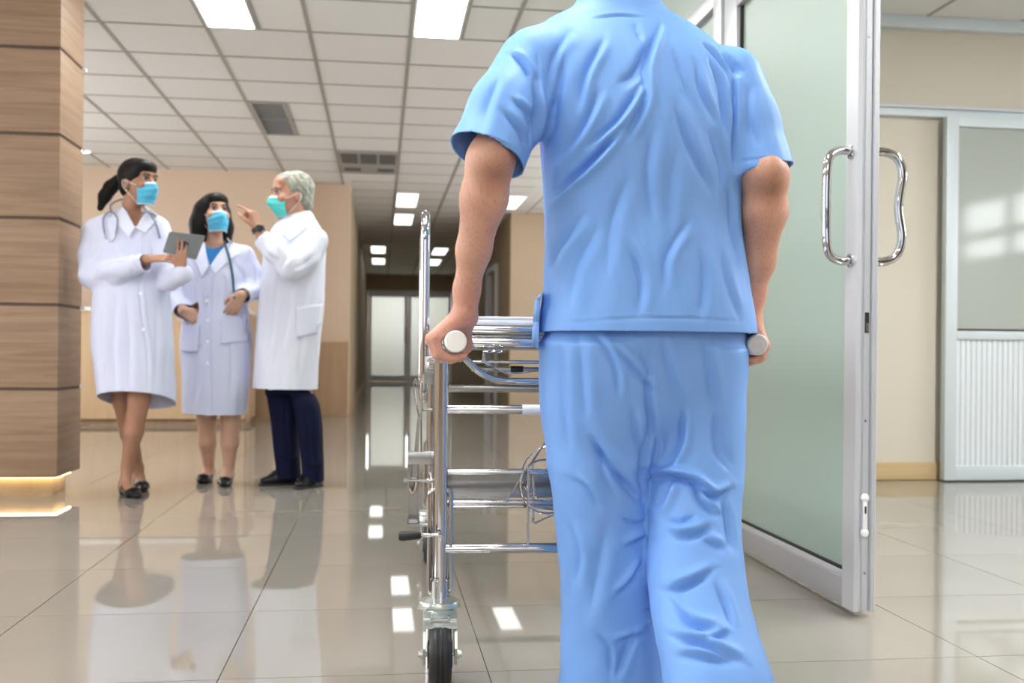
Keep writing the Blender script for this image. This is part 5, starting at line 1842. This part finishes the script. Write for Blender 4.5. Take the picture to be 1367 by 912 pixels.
# blue shirt in the neckline
sf = Field((-.2, -.2, 1.08), (.2, .2, 1.36), .006)
sf.loft(B.secs([(400, 256, 320, 0, .095), (355, 253, 322, 0, .096), (336, 254, 320, .01, .08), (320, 270, 304, .02, .055)]), .02)
V, F = sf.mesh(1)
V, F = trim(V, F, lambda P: np.maximum(P[:, 2] - (p(287, 332, -.08)[2] - .0 + np.abs(P[:, 0]) * .4), 1.09 - P[:, 2]))
cloth('shirt', V, F, M['shirt_blue'], B.root, .003)
cf = Field((-.38, -.36, .25), (.38, .3, 1.38), .006)
cf.loft(B.secs([(312, 276, 299, .03, .05), (320, 268, 308, .025, .062), (327, 256, 320, .02, .078), (337, 247, 328, .012, .096), (360, 246, 329, 0, .116), (405, 248, 330, 0, .126), (450, 242, 335, 0, .145), (500, 244, 333, 0, .145), (575, 247, 325, 0, .14)]), .015, 2.2)
cf.chain([p(249, 341, .01), p(240, 370, .02), p(236, 394, .01), p(244, 418, -.14)], [.054, .052, .05, .044], .03)
cf.chain([p(327, 341, .01), p(337, 365, .02), p(341, 386, .015), p(322, 396, -.14)], [.054, .053, .052, .045], .03)
V, F = cf.mesh(2)
N = normals(V, F)
V = V + N * (B.folds(V, N, [([(283, 372), (282, 440), (283, 500), (283, 555)], 5, 6, .9), ([(262, 470), (268, 500), (258, 545)], 10, 5, .7), ([(300, 440), (310, 490), (305, 540)], 11, 4, .6), ([(325, 440), (328, 490), (324, 540)], 9, 5, .6), ([(262, 365), (264, 400), (262, 425)], 10, 5, .6),
                            ([(310, 350), (318, 365), (322, 385)], 9, 5, .7), ([(332, 350), (338, 372), (335, 388)], 9, 6, .7), ([(240, 365), (246, 385), (243, 402)], 8, 6, .7), ([(295, 360), (300, 385), (296, 420)], 11, 4, .6), ([(246, 462), (262, 466), (275, 460)], 7, 5, .6)], -.12)
             + .004 * smooth_noise(V * np.array((1, 1, .4)), .12, 31, 2))[:, None]
apB = p(281, 357, -.11)
nb0, nb1 = p(286, 336, .02), p(286, 306, .02)
c3, c4 = sleeve_cut(p(242.5, 413, -.125), p(244, 418, -.14) - p(236, 394, .01), .09, -.10), sleeve_cut(p(325, 395, -.125), p(322, 396, -.14) - p(341, 386, .015), .09, -.10)


def gB(P):
    x, y, z = P.T
    hem = .385 - .02 * x
    v = np.minimum.reduce([x - (apB[0] - .42 * (z - apB[2])), apB[0] + .62 * (z - apB[2]) - x, -y])
    r = np.hypot(x - nb0[0], y - nb0[1])
    return np.maximum.reduce([hem - z, v, np.minimum(.058 - r, z - 1.22), z - 1.312, c3(P), c4(P)])


V, F = trim(V, F, gB)
coat = cloth('coat', V, F, M['coat_white'], B.root, .004)
for pts in ([(270, 322), (281, 357), (272, 372), (256, 340)], [(303, 318), (281, 357), (288, 368), (316, 338)]):
    v_, f_ = B.patch(cf, pts, .006)
    cloth('lapel', v_, f_, M['collar_white'], coat, .004)
for (a, b) in ((278, 402), (280, 428), (281, 456), (281, 485)):
    q = p(a, b, -.1); y = float(cf.front_y(np.array([q[0]]), np.array([q[2]]))[0])
    button(coat, (q[0], y - .005, q[2]))
for pts in ([(242, 426), (270, 434), (268, 470), (243, 470)], [(297, 426), (328, 420), (328, 455), (298, 460)]):
    v_, f_ = B.patch(cf, pts, .006, 14)
    cloth('pocket', v_, f_, M['coat_white'], coat, .004)
ss = tag(empty('stethoscope', B.root.location, -YAW), "dark teal stethoscope hanging down the shorter woman's coat", 'stethoscope')
tb_ = [p(275, 322, .06), p(287, 316, .085), p(299, 322, .05), on(B, cf, 303, 331, .012), on(B, cf, 307, 345, .012), on(B, cf, 311, 365, .012), on(B, cf, 313, 388, .012), on(B, cf, 314, 398, .014)]
MB().tube(spline(tb_, 6), .0068, 10).build('tube', M['tube_teal'], ss)

# ---------------------------------------------------------------- grey haired man
Cc = Figure(5.54, 392, 'grey haired man in a white coat and navy trousers, pointing with a raised hand')
p = Cc.p
cc, cR = head_frame(p(389, 262, 0), -60, -2)
bf = Field((-.40, -.42, 0), (.36, .40, 1.75), .0055)
head(bf, cc, cR, 1.0, False)
bf.cone(p(402, 310, .02), p(396, 282, .01), .060, .056, .03)
bf.loft(Cc.secs([(500, 355, 415, 0, .09), (400, 355, 420, 0, .1), (340, 362, 425, 0, .1), (312, 370, 425, .01, .08), (298, 385, 415, .02, .06)]), .03)
wr_ = p(343, 305, -.205)
bf.chain([p(424, 322, -.07), p(388, 358, -.2), p(350, 318, -.205), wr_], [.046, .04, .03, .026], .01)
hand(bf, wr_, (-.28, 0, 1), (.85, -.35, .25), (-.2, -1, .1), [(.75, .15, .1), (1.35, 1.35, .9), (1.4, 1.4, .9), (1.4, 1.4, .9)], 1.0, spread=.02, tcurl=.9)
wf_ = p(365, 440, .14)
bf.chain([p(400, 322, .12), p(398, 385, .2), wf_], [.046, .04, .028], .01)
hand(bf, wf_, (-.3, -.2, -1), (0, 1, 0), (-1, 0, 0), [.3, .3, .35, .4], 1.0)
bf.chain([p(382, 510, .05), p(384, 570, .05), p(386, 630, .06)], [.05, .048, .036], .02)
bf.chain([p(403, 510, -.03), p(413, 570, -.04), p(418, 640, -.03)], [.05, .048, .036], .02)
V, F = bf.mesh(2)
skin('body', V, F, M['skin_old'], Cc.root)
eyes(cc, cR, 1.0, Cc.root)
face_mask(cc, cR, 1.0, 'mask_teal', Cc.root)
T = lambda q: cc + cR @ np.array(q)
hf = Field(cc - .2, cc + .2, .005)
hf.ell(T((0, .028, .046)), (.083, .102, .093), .01, cR)
hf.ell(T((0, .065, -.03)), (.066, .055, .062), .02, cR)
hf.ell(T((0, -.03, .088)), (.06, .052, .036), .02, cR)
hf.ell(T((0, -.11, -.01)), (.11, .105, .10), .012, cR, cut=True)
for k in (-1, 1):
    hf.ell(T((k * .085, -.005, -.035)), (.028, .034, .05), .01, cR, cut=True)
V, F = hf.mesh(1)
V = V + normals(V, F) * (.003 * smooth_noise(V, .03, 5, 2))[:, None]
skin('hair', V, F, M['hair_grey'], Cc.root)
# trousers
tf_ = Field((-.26, -.3, .02), (.26, .3, 1.02), .006)
tf_.loft(Cc.secs([(400, 356, 416, 0, .11), (480, 355, 413, 0, .115), (525, 356, 416, 0, .12)]), .02)
tf_.loft(Cc.secs([(505, 358, 392, .04, .08), (520, 357, 396, .05, .09), (560, 362, 398, .05, .085), (600, 366, 399, .055, .08), (628, 369, 401, .06, .078), (645, 370, 402, .06, .078)]), .03)
tf_.loft(Cc.secs([(500, 390, 408, 0, .05), (520, 392, 414, -.02, .06), (533, 392, 423, -.035, .085), (560, 396, 429, -.04, .088), (600, 401, 431, -.035, .084), (635, 404, 432, -.03, .08), (655, 404, 432, -.03, .08)]), .03)
V, F = tf_.mesh(2)
N = normals(V, F)
V = V + N * (Cc.folds(V, N, [([(378, 530), (380, 580), (384, 620)], 8, 5, .6), ([(412, 530), (414, 580), (417, 630)], 8, 5, .6), ([(405, 618), (418, 624), (430, 620)], 7, 6, .7), ([(370, 612), (385, 618), (400, 612)], 7, 6, .7)], -.08))[:, None]
V, F = trim(V, F, lambda P: np.maximum(np.where(P[:, 0] < .035, .035, .03) - P[:, 2], P[:, 2] - .98))
cloth('trousers', V, F, M['trousers_navy'], Cc.root, .003)
for heel, toe in ((Cc.floor(397, .10), Cc.floor(345, -.01)), (Cc.floor(425, .05), Cc.floor(396, -.17))):
    f_ = Field(np.minimum(heel, toe) - (.09, .09, .01), np.maximum(heel, toe) + (.09, .09, .16), .005)
    d = (toe - heel) / np.linalg.norm(toe - heel); Ln = np.linalg.norm(toe - heel)
    f_.cone(heel + d * .035 + (0, 0, .05), heel + d * Ln * .5 + (0, 0, .042), .042, .042, .03)
    f_.cone(heel + d * Ln * .5 + (0, 0, .036), toe - d * .035 + (0, 0, .024), .042, .028, .03, ((0, 0, 1), .75))
    f_.cone(heel + d * .05 + (0, 0, .05), heel + d * .07 + (0, 0, .095), .042, .038, .02)
    V, F = f_.mesh(1); V[:, 2] = np.maximum(V[:, 2], .001)
    sh = skin('shoe', V, F, M['shoe_black'], Cc.root)
    sl_ = Field(np.minimum(heel, toe) - (.09, .09, .02), np.maximum(heel, toe) + (.09, .09, .06), .005)
    sl_.cone(heel + d * .03 + (0, 0, .008), toe - d * .03 + (0, 0, .008), .047, .034, .004, ((0, 0, 1), .25))
    V, F = sl_.mesh(0); V[:, 2] = np.maximum(V[:, 2], .0005)
    skin('sole', V, F, M['rubber'], sh)
# shirt collar inside the coat
sf = Field((-.2, -.22, 1.25), (.22, .22, 1.56), .006)
sf.loft(Cc.secs([(345, 358, 425, 0, .1), (315, 366, 424, .0, .085), (300, 378, 418, .01, .075), (286, 380, 414, .015, .066), (276, 380, 414, .015, .066)]), .02)
V, F = sf.mesh(1)
V, F = trim(V, F, lambda P: np.maximum(P[:, 2] - (p(396, 287, 0)[2] + .28 * (P[:, 0] - .0)), 1.27 - P[:, 2]))
cloth('shirt', V, F, M['shirt_white'], Cc.root, .003)
cf = Field((-.38, -.40, .44), (.34, .36, 1.56), .006)
cf.loft(Cc.secs([(282, 388, 416, .025, .06), (290, 380, 420, .02, .075), (300, 368, 426, .01, .10), (320, 358, 433, 0, .125), (365, 350, 433, 0, .135), (402, 346, 432, 0, .14), (450, 342, 428, 0, .15), (500, 340, 424, 0, .16), (535, 338, 423, 0, .165)]), .015, 2.2)
cf.chain([p(422, 322, -.07), p(408, 345, -.14), p(388, 357, -.2), p(368, 338, -.21), p(347, 316, -.205)], [.068, .064, .062, .054, .046], .03)
cf.chain([p(402, 322, .12), p(402, 380, .19), p(370, 436, .15)], [.06, .055, .046], .03)
V, F = cf.mesh(2)
N = normals(V, F)
V = V + N * (Cc.folds(V, N, [([(372, 372), (366, 440), (352, 515)], 8, 5, .7), ([(410, 370), (405, 430), (400, 510)], 11, 4, .6), ([(390, 368), (388, 420), (378, 470)], 11, 4, .6), ([(424, 340), (415, 352), (398, 364)], 9, 6, .7), ([(400, 338), (392, 348), (384, 362)], 8, 6, .7),
                            ([(425, 395), (420, 440), (416, 500)], 8, 5, .6), ([(372, 325), (380, 340), (384, 352)], 8, 5, .7), ([(360, 335), (368, 345), (380, 352)], 7, 4, .7), ([(356, 380), (360, 420), (350, 470)], 9, 4, .6), ([(430, 400), (424, 408), (420, 424)], 5, 6, .6)], -.12)
             + .004 * smooth_noise(V * np.array((1, 1, .4)), .12, 41, 2))[:, None]
nc0, nc1 = p(402, 310, .02), p(396, 282, .01)
c5 = sleeve_cut(p(349, 318, -.205), p(347, 316, -.205) - p(368, 338, -.21), .1)
apC = p(371, 335, -.1)


def gC(P):
    x, y, z = P.T
    hem = .525 - .02 * x
    t = np.clip((z - nc0[2]) / (nc1[2] - nc0[2]), -1, 2)
    r = np.hypot(x - nc0[0] - t * (nc1[0] - nc0[0]), y - nc0[1] - t * (nc1[1] - nc0[1]))
    v = np.minimum.reduce([x - (apC[0] - .05 * (z - apC[2])), apC[0] + .42 * (z - apC[2]) - x, .06 - y, z - apC[2]])
    return np.maximum.reduce([hem - z, np.minimum(.070 - r, z - 1.38), z - 1.49, c5(P)])


V, F = trim(V, F, gC)
coat = cloth('coat', V, F, M['coat_bright'], Cc.root, .004)
for pts in ([(400, 287), (379, 316), (388, 324), (412, 303)],):
    v_, f_ = Cc.patch(cf, pts, .006)
    cloth('lapel', v_, f_, M['collar_white'], coat, .004)
v_, f_ = Cc.patch(cf, [(398, 412), (427, 405), (424, 445), (398, 452)], .005, 12)
cloth('pocket', v_, f_, M['coat_bright'], coat, .003)
# wrist watch
wq0, wq1 = p(346.5, 311, -.205), p(343, 303, -.205)
ax_ = (wq1 - wq0) / np.linalg.norm(wq1 - wq0)
wt = MB().lathe([(.030, -.013), (.034, -.012), (.0345, .012), (.030, .013)], (wq0 + wq1) / 2, ax_, 24).build('watch_strap', M['strap_black'], Cc.root)
q = (wq0 + wq1) / 2 + np.array((.012, -.032, .004))
MB().lathe([(0, 0), (.019, 0), (.019, .009), (.015, .011), (0, .011)], q, (.35, -1, .2), 20).build('watch_face', M['black_plastic'], wt)
